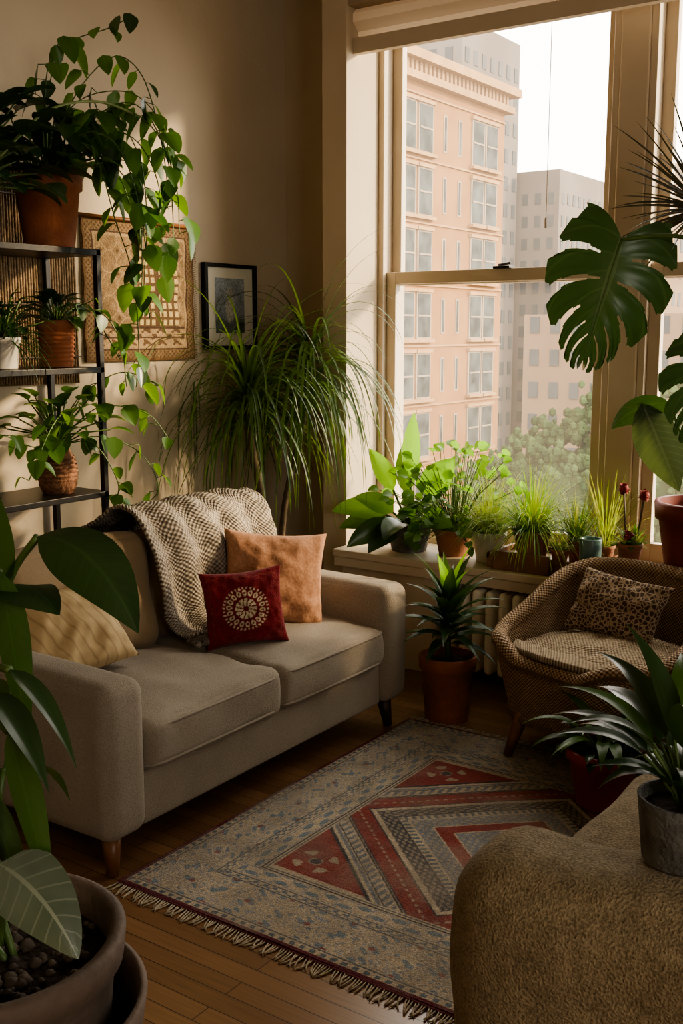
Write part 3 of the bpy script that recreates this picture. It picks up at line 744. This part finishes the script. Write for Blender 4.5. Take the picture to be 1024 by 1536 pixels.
# ------------------------------------------------------------------ ledge plants
FACE=(.35,-.9,.45)
mb=MB(); R=random.Random(31)
c=(-2.5,4.15,.52)
pot(mb,c,.11,.13,M_grey,M_soil)
t=V((-2.5,4.15,.63))
for (dx_,dy_,dz_,L,W,dr,st,ml) in ((.05,-.02,1,.30,.10,.1,.22,L_brt),(-.35,-.2,.9,.22,.09,.5,.18,L_brt),(-.8,-.5,.45,.25,.10,.9,.12,L_poth),(.5,-.2,.7,.27,.13,.5,.2,L_brt),(.8,-.4,.35,.25,.10,.8,.12,L_brt),(.9,-.1,.15,.22,.1,.8,.2,L_poth),(-.7,-.9,.05,.26,.11,.9,.06,L_dark),(.1,-.9,.3,.22,.11,1.2,.06,L_dark),(.6,-.8,.1,.24,.10,.9,.08,L_poth),(-.15,.1,.9,.22,.09,.5,.15,L_poth),(-.85,-.3,.15,.24,.10,.8,.1,L_dark),(-.3,-.9,.0,.22,.10,1.2,.05,L_dark),(.35,-.6,.55,.24,.11,1.0,.12,L_poth),(-.5,-.5,.6,.2,.09,.8,.1,L_poth)):
    d=V((dx_,dy_,dz_)).normalized(); q=t+d*st
    mb.tube([t,q],.006,M_stem,6)
    mb.leaf(q,d,L,W,ml,'oval',dr,.22,n=10,side=d.cross(V(FACE)+V((R.uniform(-.4,.4),R.uniform(-.3,.3),R.uniform(-.3,.3)))))
mb.clamp().obj("potted_rubber_plant")
mb=MB(); c=(-2.28,4.17,.52); pot(mb,c,.09,.12,M_terra2,M_soil); t=V((c[0],c[1],.63))
rosette(mb,t,120,.06,.046,(25,88),[L_brt,L_poth,L_brt],R,.36,M_stem,'oval',1,base_r=.06,segs=5,srad=.0018,face=FACE,fj=.8)
rosette(mb,t,120,.055,.042,(-15,60),[L_poth,L_brt],R,.20,M_stem,'oval',1,base_r=.06,segs=5,srad=.0018,face=FACE,fj=.8)
mb.clamp().obj("potted_herb_bush")
mb=MB(); mb.box((-2.04,4.02,.52),(-1.56,4.28,.56),M_traywood); mb.box((-2.0,4.0,.52),(-1.75,4.02,.60),M_traywood)
mb.box((-2.04,4.02,.56),(-1.56,4.035,.585),M_traywood); mb.box((-2.04,4.265,.56),(-1.56,4.28,.585),M_traywood); mb.box((-2.04,4.02,.56),(-2.025,4.28,.585),M_traywood); mb.box((-1.575,4.02,.56),(-1.56,4.28,.585),M_traywood)
mb.obj("wooden_tray",smooth=False,bevel=.003)
def grasspot(name,c,r,h,pm,gm,n,L,W,el=(20,88),dr=1.6,taper=.72):
    mb=MB(); pot(mb,c,r,h,pm,M_soil,taper=taper); rosette(mb,(c[0],c[1],c[2]+h*.9),n,L,W,el,gm,R,0,None,'blade',dr,base_r=r*.7,segs=7); mb.clamp().obj(name)
grasspot("potted_sedge",(-2.09,4.14,.52),.075,.13,M_white,[L_grey,L_grass],280,.29,.006,(30,88),1.8)
grasspot("potted_ornamental_grass",(-1.88,4.12,.561),.080,.12,M_terra2,[L_grass,L_grass,L_brt],420,.30,.007,(12,88),1.8)
grasspot("potted_rosemary",(-1.70,4.17,.561),.042,.09,M_terra,[L_grey,L_poth],150,.22,.006,(35,88),1.2)
grasspot("small_potted_grass",(-1.60,4.23,.561),.04,.07,M_terra2,[L_grey,L_grass],90,.32,.006,(45,88),1.2)
grasspot("potted_succulent",(-1.73,4.065,.561),.038,.065,M_terra,[L_grey],60,.07,.012,(10,85),.6)
mb=MB(); c=(-1.61,4.09,.561); mb.lathe([(0,0),(.038,0),(.043,.02),(.046,.115),(.044,.12),(.040,.115),(.035,.02),(0,.015)],c,mat("teal_ceramic",(.12,.20,.20),(.07,.14,.14),.3,10)); mb.obj("teal_cup")
mb=MB(); c=(-1.45,4.10,.576); pot(mb,c,.05,.10,M_terra2,M_soil); M_flr=mat("red_flower",(.35,.04,.03),(.16,.02,.02),.8,60)
for (a,b_,h) in ((-.035,0,.33),(.045,.01,.31),(.0,-.02,.15)):
    q=V((c[0]+a,c[1]+b_,.56+h)); mb.tube([(c[0]+a*.5,c[1],.65),q],.004,M_stemb,5)
    mb.lathe([(0,-.020),(.014,-.014),(.020,0),(.014,.014),(0,.020)],q,M_flr,12)
    for k in range(40):
        az=k*2.4; e=R.uniform(-1.2,1.4); d=V((math.cos(az)*math.cos(e),math.sin(az)*math.cos(e),math.sin(e)))
        mb.leaf(q+d*.014,d,.014,.012,M_flr,'oval',.3,.2,4)
rosette(mb,(c[0],c[1],.66),50,.10,.022,(10,85),[L_grey,L_poth],R,0,None,'lance',.8,base_r=.03)
mb.clamp().obj("red_flowering_plant")
mb=MB(); mb.box((-1.52,4.0,.52),(-1.36,4.22,.555),M_traywood); mb.box((-1.50,4.01,.555),(-1.38,4.18,.575),M_terra2); mb.obj("wooden_box",smooth=False,bevel=.003)
# big red pot with calathea
mb=MB(); c=(-1.185,4.15,.52); pot(mb,c,.18,.34,M_redpot2,M_soil,taper=.68)
t=V((c[0],c[1],.82))
def stemleaf(mb,P,tip_dir,L,W,m,shape='oval',dr=.8,fold=.25,sr=.006,side=None,n=12):
    mb.tube(smooth_path(P,6),sr,M_stem,6); mb.leaf(P[-1],tip_dir,L,W,m,shape,dr,fold,n,side)
stemleaf(mb,[t,(-1.24,4.08,1.05),(-1.28,3.98,1.24)],(-1,-.1,.05),.25,.13,L_mon,dr=1.2,side=V((.1,-.6,.8)))
stemleaf(mb,[t,(-1.24,4.02,1.0),(-1.38,3.96,1.24)],(.45,-.1,-.8),.36,.17,L_cal,dr=.1,side=V((.85,.5,.35)))
stemleaf(mb,[t,(-1.12,4.02,1.05),(-1.10,3.95,1.3)],(.5,-.3,.6),.3,.14,L_cal,dr=1.4)
stemleaf(mb,[t,(-1.05,4.1,1.0),(-.95,4.0,1.1)],(.7,-.4,.5),.3,.15,L_cal,dr=1.3)
mb.clamp().obj("potted_calathea")
# ------------------------------------------------------------------ monstera
def monstera_leaf(mb,base,fwd,normal,L,W,m,slits=6,seed=0,droop=.25):
    f=V(fwd).normalized(); n=V(normal); n=(n-f*n.dot(f)).normalized(); sd=f.cross(n)
    ns,nc=140,14
    for sgn in (1,-1):
        vs=[];uvs=[];fs=[]
        for i in range(ns+1):
            s=i/ns
            w=(1.0 if s<.22 else max(.0,math.cos((s-.22)/.78*math.pi/2))**.62)*(.80+.20*min(1,s/.22))
            th=math.radians(-52+92*min(1,s/.5)) if s<.5 else math.radians(40+24*(s-.5)/.5)
            mid=V(base)+f*(L*s*.86)
            ph=(s*slits+.25)%1
            lob=1-.07*(abs(ph-.5)*2<.5)
            for k in range(nc+1):
                c=k/nc
                curve=th+math.radians(20)*c*c
                P=mid+(sd*sgn*math.cos(curve)+f*math.sin(curve))*(W*.5*w*c*lob)
                dr=-droop*L*(s**2)*.6 - .30*W*c*c*.5 + math.sin(s*slits*6.283)*.008*c
                P=P+n*dr
                vs.append(P); uvs.append((sgn*c,s))
        for i in range(ns):
            s=(i+.5)/ns; ph=(s*slits+.25)%1
            for k in range(nc):
                c=(k+.5)/nc
                if .1<s<.93:
                    c0=.30+.14*math.sin(int(s*slits+.25)*2.1+seed)
                    if c>c0 and abs(ph-.5)<.05+.10*(c-c0)/(1-c0): continue
                a=i*(nc+1)+k; fs.append((a,a+1,a+nc+2,a+nc+1) if sgn>0 else (a,a+nc+1,a+nc+2,a+1))
        mb.add(vs,fs,m,uvs)
    mb.tube([V(base)+f*(L*.86*s)-n*(droop*L*s*s*.6+.001) for s in (0,.25,.5,.75,.97)],[.004,.0035,.003,.002,.001],M_stem,6)
mb=MB(); pc=(-.62,3.5,0); pot(mb,pc,.19,.36,M_terra,M_soil)
t=V((-.62,3.5,.32))
b1_=V((-1.27,3.39,1.79))
mb.tube(smooth_path([t,(-.66,3.48,.9),(-.8,3.45,1.5),(-1.04,3.43,1.77),b1_],8),.007,M_stem,8)
monstera_leaf(mb,b1_,(-.22,-.10,-.86),(.42,-.80,.34),.46,.42,L_mon,seed=1,slits=7)
b2_=V((-.93,3.27,1.45))
mb.tube(smooth_path([t,(-.7,3.42,.8),(-.82,3.33,1.3),b2_],8),.007,M_stem,8)
monstera_leaf(mb,b2_,(-.12,-.2,-.8),(.3,-.8,.3),.30,.28,L_mon,seed=2)
b3_=V((-.70,3.3,1.2)); mb.tube(smooth_path([t,(-.66,3.4,.7),b3_],8),.007,M_stem,8)
monstera_leaf(mb,b3_,(.3,-.5,-.6),(.2,-.8,.5),.34,.34,L_mon,seed=3)
b4_=V((-.45,3.35,1.7)); mb.tube(smooth_path([t,(-.55,3.4,1.1),b4_],8),.007,M_stem,8)
monstera_leaf(mb,b4_,(.4,-.4,-.4),(.1,-.7,.6),.4,.4,L_mon,seed=4)
mb.obj("potted_monstera")
mb=MB(); R=random.Random(8); pc=(-.92,3.86,0); pot(mb,pc,.10,.26,M_terra2,M_soil)
cr=V((-1.12,3.74,1.90)); mb.tube(smooth_path([(-.92,3.86,.22),(-.90,3.86,.9),(-1.0,3.8,1.5),cr],6),.014,M_stemb,8)
rosette(mb,cr,120,.38,.012,(-25,85),L_spike,R,0,None,'blade',.45,base_r=.01,segs=8,face=(.4,-.9,.2),fj=.6)
mb.obj("potted_dragon_tree")
# ------------------------------------------------------------------ floor plants
mb=MB(); R=random.Random(41); c=(-1.975,3.58,0); pot(mb,c,.112,.26,M_terra,M_soil,taper=.75)
t=V((c[0],c[1],.23))
mb.tube([t,t+V((0,0,.2))],.012,M_stem,8)
for k in range(38):
    az=k*2.4; h=k/38; e=math.radians(14+66*h); d=V((math.cos(az)*math.cos(e),math.sin(az)*math.cos(e),math.sin(e)))
    mb.leaf(t+V((0,0,.07+.16*h)),d,R.uniform(.20,.28),.055,L_dark if k<34 else L_brt,'lance',1.1,.35,n=9)
mb.obj("potted_dracaena_floor_plant")
mb=MB(); c=(-1.17,3.15,.0118); pot(mb,c,.118,.19,M_redpot,M_soil,taper=.66)
t=V((c[0],c[1],.175))
rosette(mb,t,26,.2,.045,(25,80),L_poth,R,.10,M_stem,'lance',1.3)
rosette(mb,t,60,.06,.03,(15,75),L_dark,R,.08,M_stem,'oval',1.0,base_r=.07)
mb.obj("potted_spider_lily")
# ------------------------------------------------------------------ wicker chair
M_wk=weave("wicker_weave",(.065,.036,.017),(.46,.31,.17),400,520,1.0,.006,.6,30.0,.2,.2,.8)
wc=empty("wicker_armchair"); CC=V((-1.32,3.60,0)); FA=math.radians(-108)
def hgt(phi):
    a=abs(phi)/math.pi
    t=min(1,max(0,(a-.26)/.50)); t=t*t*(3-2*t)
    return .365+.05*min(1,max(0,(a-.13)/.08))+ .19*t
def rad(phi,z,out):
    a=abs(phi)/math.pi
    z0=.12; k=(z-z0)/.5
    rr=.325+.07*min(1,k*1.6)+ .03*max(0,k)*a
    sq=1+.07*math.cos(4*phi+math.pi)
    return (rr if out else rr-.045)*sq
def P_(phi,z,out):
    r_=rad(phi,z,out); return CC+V((math.cos(FA+phi)*r_,math.sin(FA+phi)*r_,z))
NP=96
for nm,out in (("shell",True),("inner",False)):
    mb=MB(); vs=[];uvs=[];fs=[];NZ=16
    for i in range(NP+1):
        phi=-math.pi+2*math.pi*i/NP; H=hgt(phi); z0=.14 if out else .33
        for k in range(NZ+1):
            z=z0+(H-z0)*k/NZ; vs.append(P_(phi,z,out)); uvs.append((phi*.4,z))
    for i in range(NP):
        for k in range(NZ):
            a=i*(NZ+1)+k; fs.append((a,a+NZ+1,a+NZ+2,a+1) if out else (a,a+1,a+NZ+2,a+NZ+1))
    mb.add(vs,fs,M_wk,uvs); mb.obj(nm,wc)
mb=MB()
rim=[ (P_(-math.pi+2*math.pi*i/NP,hgt(-math.pi+2*math.pi*i/NP),True)+P_(-math.pi+2*math.pi*i/NP,hgt(-math.pi+2*math.pi*i/NP),False))/2 for i in range(NP+1)]
mb.tube(rim,.030,M_wk,12); mb.obj("rim",wc)
mb=MB(); mb.tube([P_(-math.pi+2*math.pi*i/NP,.15,True) for i in range(NP+1)],.014,M_wk,8)
vs=[P_(-math.pi+2*math.pi*i/NP,.34,False) for i in range(NP)]+[CC+V((0,0,.35))]
mb.add(vs,[(i,(i+1)%NP,NP) for i in range(NP)],M_wk)
vs=[P_(-math.pi+2*math.pi*i/NP,.15,False) for i in range(NP)]+[CC+V((0,0,.15))]
mb.add(vs,[(i,(i+1)%NP,NP) for i in range(NP)],M_wk)
mb.obj("seat",wc)
mb=MB()
for ph in (-.5,.62,2.5,-2.5):
    p=P_(ph,.16,False); d=V((p.x-CC.x,p.y-CC.y,0)).normalized()
    mb.tube([p+d*.02+V((0,0,.03)),V((p.x,p.y,0))+d*.08+V((0,0,0.0118 if p.y<3.5 else 0))],[.028,.016],M_wood,10)
mb.obj("legs",wc)
mb=MB(); vs=[];fs=[];uvs=[];n=50; fdir=V((math.cos(FA),math.sin(FA),0)); sdir=V((-fdir.y,fdir.x,0))
for i in range(n+1):
    for j in range(n+1):
        a=(i/n*2-1);b_=(j/n*2-1)
        x_=a*.31*math.sqrt(1-b_*b_*.45); y_=b_*.31*math.sqrt(1-a*a*.45)
        z=.375+.055*(1-a*a)*(1-b_*b_)+.014*noise.noise(V((a*4,b_*4,0)))+.006*noise.noise(V((a*14,b_*14,0)))
        if b_>.7: z=.375+.025+.02*(1-a*a)
        vs.append(CC+sdir*x_+fdir*(y_+.04)+V((0,0,z))); uvs.append((a*.3,b_*.3))
for i in range(n):
    for j in range(n):
        a=i*(n+1)+j; fs.append((a,a+1,a+n+2,a+n+1))
mb.add(vs,fs,F_thr2,uvs); o=mb.obj("chair_throw_blanket"); so=o.modifiers.new('s','SOLIDIFY'); so.thickness=.02
M_leo,nt,b=new_mat("leopard_fabric"); tc=N(nt,'ShaderNodeTexCoord'); vo=N(nt,'ShaderNodeTexVoronoi',feature='DISTANCE_TO_EDGE',Scale=62.0); nt.links.new(tc.outputs['Object'],vo.inputs['Vector'])
r=N(nt,'ShaderNodeValToRGB'); r.color_ramp.elements[0].color=(.34,.25,.16,1); r.color_ramp.elements[1].color=(.06,.035,.022,1); r.color_ramp.elements[0].position=.06; r.color_ramp.elements[1].position=.16
nt.links.new(vo.outputs['Distance'],r.inputs[0]); nt.links.new(r.outputs[0],b.inputs['Base Color']); b.inputs['Roughness'].default_value=.95
pillow("leopard_print_pillow",(-1.35,3.71,.51),.36,.25,.12,(-.1,-.85,.5),(0,0,1),M_leo,roll=-5)
# ------------------------------------------------------------------ foreground armchair
ac=empty("upholstered_armchair")
part("arm",ac,lambda m:m.rbox((-.835,1.49,.10),(-.02,1.765,.625),.10,F_arm,n=14,puff=(.015,.01,.02),wr=.016))
part("seat_cushion",ac,lambda m:m.rbox((-.80,1.76,.30),(-.05,2.40,.49),.05,F_arm,n=10,puff=(.01,.0,.03),wr=.01))
part("base",ac,lambda m:m.rbox((-.79,1.75,.10),(-.02,2.40,.31),.02,F_arm,n=4))
part("backrest",ac,lambda m:m.rbox((-.04,1.49,.10),(.18,2.65,.88),.08,F_arm,n=10,puff=(.02,.02,.02)))
part("arm_2",ac,lambda m:m.rbox((-.22,2.39,.10),(-.02,2.65,.60),.07,F_arm,n=8))
def lg(m):
    for x in (-.75,.1):
        for y in (1.57,2.33): m.tube([(x,y,.11),(x,y,.0)],[.025,.018],M_darkwood,10)
part("legs",ac,lg)
mb=MB(); R=random.Random(51); c=(-.485,1.675,.645)
mb.lathe([(0,0),(.056,0),(.062,.006),(.071,.10),(.073,.112),(.067,.112),(.062,.09),(0,.088)],c,M_grey)
mb.lathe([(.065,.092),(0,.098)],c,M_soil); t=V((c[0],c[1],.735))
for (d,L,W,dr) in (((-1,.1,.65),.19,.045,1.1),((-.9,-.4,.7),.16,.045,1.1),((-.5,.2,.9),.20,.055,1.3),((-.8,.5,.8),.20,.055,1.2),((.1,-.4,.9),.18,.055,1.4),((.6,.3,.8),.2,.06,1.3),((-.6,.9,.6),.19,.055,1.1),((.2,.9,.6),.2,.06,1.1),((-.9,.0,1.0),.19,.045,1.2),((.8,-.4,.4),.2,.06,1.1),((-.2,.5,1),.18,.055,1.4),((-.7,-.5,1.0),.16,.045,1.4),((-1,.3,.5),.16,.04,1.0),((-.3,.1,1),.20,.055,1.2),((.3,.0,1),.20,.055,1.2)):
    d=V(d).normalized(); q=t+d*.08+V((0,0,.04)); mb.tube([t,t+d*.04+V((0,0,.03)),q],.003,M_stem,5); mb.leaf(q,d,L,W,R.choice([L_dark,L_poth,L_dark]),'lance',dr,.3,n=11)
rosette(mb,t,18,.14,.045,(40,85),[L_dark,L_poth],R,.06,M_stem,'lance',1.5)
mb.obj("potted_peace_lily")
# ------------------------------------------------------------------ foreground left big plant
mb=MB(); R=random.Random(61); c=(-1.36,.98,0)
M_clay=mat("aged_clay_pot",(.17,.12,.09),(.095,.068,.05),.75,9,.3,50)
mb.lathe([(0,0),(.15,0),(.155,.01),(.195,.50),(.21,.51),(.215,.555),(.205,.56),(.19,.555),(.185,.50),(0,.50)],c,M_clay,48)
mb.lathe([(0,.0),(.17,0),(.19,.02),(.238,.42),(.243,.45),(.232,.455),(.224,.43),(.17,.02)],(c[0]+.01,c[1]-.005,0.001),M_clay,48)
mb.lathe([(.187,.505),(0,.52)],c,M_soil,48)
M_peb=mat("pebble",(.12,.09,.065),(.045,.035,.027),.95,20,.4,50)
for k in range(200):
    a=R.uniform(0,6.28);r_=.17*math.sqrt(R.random()); s_=R.uniform(.005,.014)
    mb.lathe([(0,-s_*.7),(s_*.7,-s_*.4),(s_,0),(s_*.7,s_*.45),(0,s_*.7)],(c[0]+r_*math.cos(a),c[1]+r_*math.sin(a),.52),M_peb,7)
t=V((-1.35,.98,.51))
def sl(P,tipd,L,W,m,**k): stemleaf(mb,[V(t)+V((R.uniform(-.03,.03),R.uniform(-.03,.03),0))]+P,tipd,L,W,m,**k)
L_fg=leafmat("foreground_leaf",(.028,.068,.019),(.014,.042,.012),(.06,.12,.04),.28,.15,12,.4)
L_fgb=leafmat("foreground_leaf_light",(.035,.09,.02),(.02,.06,.014),(.07,.14,.045),.35,.18,12,.3)
sl([(-1.36,1.0,.85),(-1.34,1.03,1.10),(-1.27,1.04,1.20)],(1,.0,.10),.25,.10,L_fg,dr=1.5,side=V((0,.8,.55)))
sl([(-1.40,1.0,.8),(-1.38,1.02,1.08)],(.10,.05,1),.20,.12,L_fgb,dr=.3,side=V((.9,.3,0)))
sl([(-1.38,1.0,.85),(-1.36,1.02,1.10)],(.6,.05,.5),.16,.09,L_fg,dr=1.8,side=V((.5,.8,0)))
sl([(-1.35,.97,.8),(-1.28,.95,1.0),(-1.22,.94,1.03)],(1,0,-.3),.18,.035,L_fg,shape='lance',dr=1.2)
sl([(-1.35,.97,.8),(-1.30,.95,.95),(-1.26,.94,.99)],(.8,0,-.5),.17,.05,L_fg,shape='lance',dr=.9)
sl([(-1.27,.94,.62),(-1.23,.90,.75),(-1.19,.88,.77)],(.9,.1,-.15),.18,.10,L_silver,shape='heart',dr=1.2,side=V((.1,.8,.6)))
sl([(-1.38,.99,.9),(-1.36,1.0,1.12),(-1.31,1.0,1.15)],(.30,-.1,-.8),.28,.055,L_fgb,shape='lance',dr=.3,side=V((.8,.4,.2)))
sl([(-1.35,.96,.7),(-1.28,.95,.92),(-1.245,.95,.93)],(.45,-.1,-.8),.27,.05,L_fgb,shape='lance',dr=.3,side=V((.8,.4,.3)))
sl([(-1.37,.95,.7),(-1.34,.94,.88),(-1.31,.93,.90)],(.4,-.05,-.8),.25,.05,L_fgb,shape='lance',dr=.3,side=V((.8,.4,.2)))
sl([(-1.37,.95,.7),(-1.32,.94,.80),(-1.28,.93,.84)],(.5,-.05,-.7),.22,.045,L_fg,shape='lance',dr=.3,side=V((.8,.4,.2)))
for k in range(18):
    A=math.radians(R.uniform(60,300)); h=R.uniform(.75,1.05); q=V((-1.46+.10*math.cos(A),.98+.12*math.sin(A),h))
    sl([(-1.42+.05*math.cos(A),.98+.05*math.sin(A),h*.75),q],(math.cos(A)*.8,math.sin(A)*.8,R.uniform(-.3,.6)),R.uniform(.16,.24),R.uniform(.06,.1),L_fg,shape='lance',dr=1.6)
mb.obj("large_potted_peace_lily")
# ------------------------------------------------------------------ exterior
M_or=mat("sunlit_brick",(.27,.138,.058),(.23,.115,.047),.95,.6,spec=.1)
M_orl=mat("limestone_trim",(.35,.21,.105),None,.95,1,spec=.1)
M_wg=mat("city_window_glass",(.022,.026,.026),(.08,.088,.085),.6,.8,spec=.1)
M_wf=mat("city_window_frame",(.30,.235,.165),None,.9,1,spec=.1)
mb=MB(); X=-32.7
mb.box((X-20,36,-22),(X,65.6,15.3),M_or)
mb.box((X-20,35.8,15.3),(X+.5,66.1,15.7),M_orl); mb.box((X-20,36,15.7),(X+.1,65.7,16.3),M_or); mb.box((X-20,35.6,16.3),(X+.8,66.4,16.8),M_orl)
for k in range(60):
    y=36.3+k*.49; mb.box((X+.1,y,15.75),(X+.35,y+.25,16.3),M_orl)
cols=[(53.0,54.4),(54.9,56.3),(61.3,62.7),(63.1,64.5),(40,41.2),(41.7,43),(46.5,47.8),(48.3,49.5)]
slots=[57.7,59.5,45,51]
for r_ in range(10):
    zt=14.2-3.5*r_
    for (a,b_) in cols:
        mb.box((X-.1,a-.12,zt-2.6),(X+.08,b_+.12,zt+.1),M_wf); mb.box((X,a,zt-2.5),(X+.1,b_,zt),M_wg)
        mb.box((X,a,zt-1.30),(X+.14,b_,zt-1.2),M_wf)
        mb.box((X,a-.25,zt-2.8),(X+.3,b_+.25,zt-2.6),M_orl); mb.box((X,a-.2,zt+.1),(X+.2,b_+.2,zt+.3),M_orl)
    for a in slots: mb.box((X,a,zt-2.3),(X+.04,a+.4,zt-.2),M_wf); mb.box((X,a+.1,zt-2.2),(X+.06,a+.3,zt-.3),M_wg)
    mb.box((X,36,zt+.45),(X+.10,65.6,zt+.55),M_orl)
for k in range(3): mb.box((X-4-k*3,60+k,16.8),(X-3-k*3,61+k,18.2),M_or)
mb.obj("brick_apartment_building",smooth=False)
M_wg2=mat("distant_glass",(.085,.085,.085),(.055,.06,.062),.6,.3,spec=.1)
def tower(name,lo,hi,m,wx=2.2,wz=3.2):
    mb=MB(); mb.box(lo,hi,m)
    x=lo[0]+.6
    while x<hi[0]-1:
        z=lo[2]+1
        while z<hi[2]-1.5:
            mb.box((x,lo[1]-.06,z),(x+wx*.45,lo[1]+.1,z+wz*.5),M_wg2); z+=wz
        x+=wx
    y=lo[1]+.6
    while y<hi[1]-1:
        z=lo[2]+1
        while z<hi[2]-1.5:
            mb.box((hi[0]-.1,y,z),(hi[0]+.06,y+wx*.45,z+wz*.5),M_wg2); z+=wz
        y+=wx
    mb.box((lo[0]+2,lo[1]+2,hi[2]),(lo[0]+5,lo[1]+5,hi[2]+1.8),m)
    mb.obj(name,smooth=False)
G1=mat("grey_concrete",(.155,.13,.11),(.13,.108,.09),.95,.2,spec=.1); G2=mat("tan_concrete",(.23,.16,.10),(.20,.135,.085),.95,.2,spec=.1)
tower("grey_office_tower",(-60,104,-22),(-45.6,118,17.5),G1,1.4,2.2)
tower("tall_background_tower",(-64,91,-22),(-49.8,103,29.5),G1,1.7,2.6)
tower("tan_apartment_tower",(-50,128,-22),(-42.5,140,21),G2)
tower("low_tan_apartment_building",(-41.5,88,-22),(-26,100,3.0),G2,1.9,2.8)
tower("distant_apartment_building",(-22,88,-22),(-2,100,4.5),G2,1.9,2.8)
boxobj("street_ground",(-150,10,-22.3),(120,260,-22),mat("asphalt",(.12,.11,.10),None,.9,1))
M_tree=mat("tree_foliage",(.055,.085,.025),(.018,.036,.011),.95,.9,0,2,spec=.1)
mb=MB(); R=random.Random(71)
for (x,y,z,r_) in ((-24.3,58,-9.0,5.5),(-20.5,60,-7.5,6),(-16,60,-10,6)):
    for k in range(1700):
        d=V((R.gauss(0,1),R.gauss(0,1),R.gauss(0,1))).normalized(); 
        bump_=1+.35*noise.noise(d*2.5+V((x,y,z)))
        q=V((x,y,z))+d*r_*bump_*R.uniform(.78,1.05); s_=R.uniform(.14,.36)
        mb.lathe([(0,-s_),(s_*.8,-s_*.4),(s_*.8,s_*.4),(0,s_)],q,M_tree,4)
    mb.lathe([(0,-r_*.7),(r_*.6,-r_*.5),(r_*.75,0),(r_*.6,r_*.5),(0,r_*.7)],(x,y,z),M_tree,12)
    mb.tube([(x,y,-22),(x,y,z)],.5,M_stemb,8)
mb.obj("street_tree",smooth=False)
# ------------------------------------------------------------------ light
w=bpy.data.worlds.new("world"); scene.world=w; w.use_nodes=True; nt=w.node_tree
bg=nt.nodes['Background']; bg.inputs[0].default_value=(1,.93,.83,1); bg.inputs[1].default_value=6.3
sun=bpy.data.lights.new("sun",'SUN'); sun.energy=7; sun.color=(1,.76,.47); sun.angle=math.radians(6.5)
so=bpy.data.objects.new("sun",sun); link(so)
sd=V((-.72,-.62,-.33)); so.rotation_euler=sd.to_track_quat('-Z','Y').to_euler(); so.location=(10,15,12)
def portal(loc,rot,sx,sy):
    al=bpy.data.lights.new("window_portal",'AREA'); al.shape='RECTANGLE'; al.size=sx; al.size_y=sy
    al.cycles.is_portal=True
    ao=bpy.data.objects.new("window_portal",al); link(ao); ao.location=loc; ao.rotation_euler=rot
for (x0,x1) in (W1,W2): portal(((x0+x1)/2,YB+.2,(WZ[0]+WZ[1])/2),(math.radians(-90),0,0),x1-x0,WZ[1]-WZ[0])
portal((XR+.18,(SY[0]+SY[1])/2,(SZ[0]+SZ[1])/2),(0,math.radians(90),0),SZ[1]-SZ[0],SY[1]-SY[0])  # portal of the added fill opening
# ------------------------------------------------------------------ camera
a=math.radians(34.7);p=math.radians(9.46);f=1620
cam=bpy.data.objects.new("camera",bpy.data.cameras.new("camera"));link(cam)
cam.location=(0,0,1.5);cam.rotation_euler=(math.pi/2-p,0,a)
cam.data.sensor_fit='VERTICAL';cam.data.sensor_height=36;cam.data.lens=36*f/1536
scene.camera=cam
try:
    scene.view_settings.view_transform='AgX'; scene.view_settings.look='AgX - Medium High Contrast'
except Exception: pass
scene.view_settings.exposure=0.3
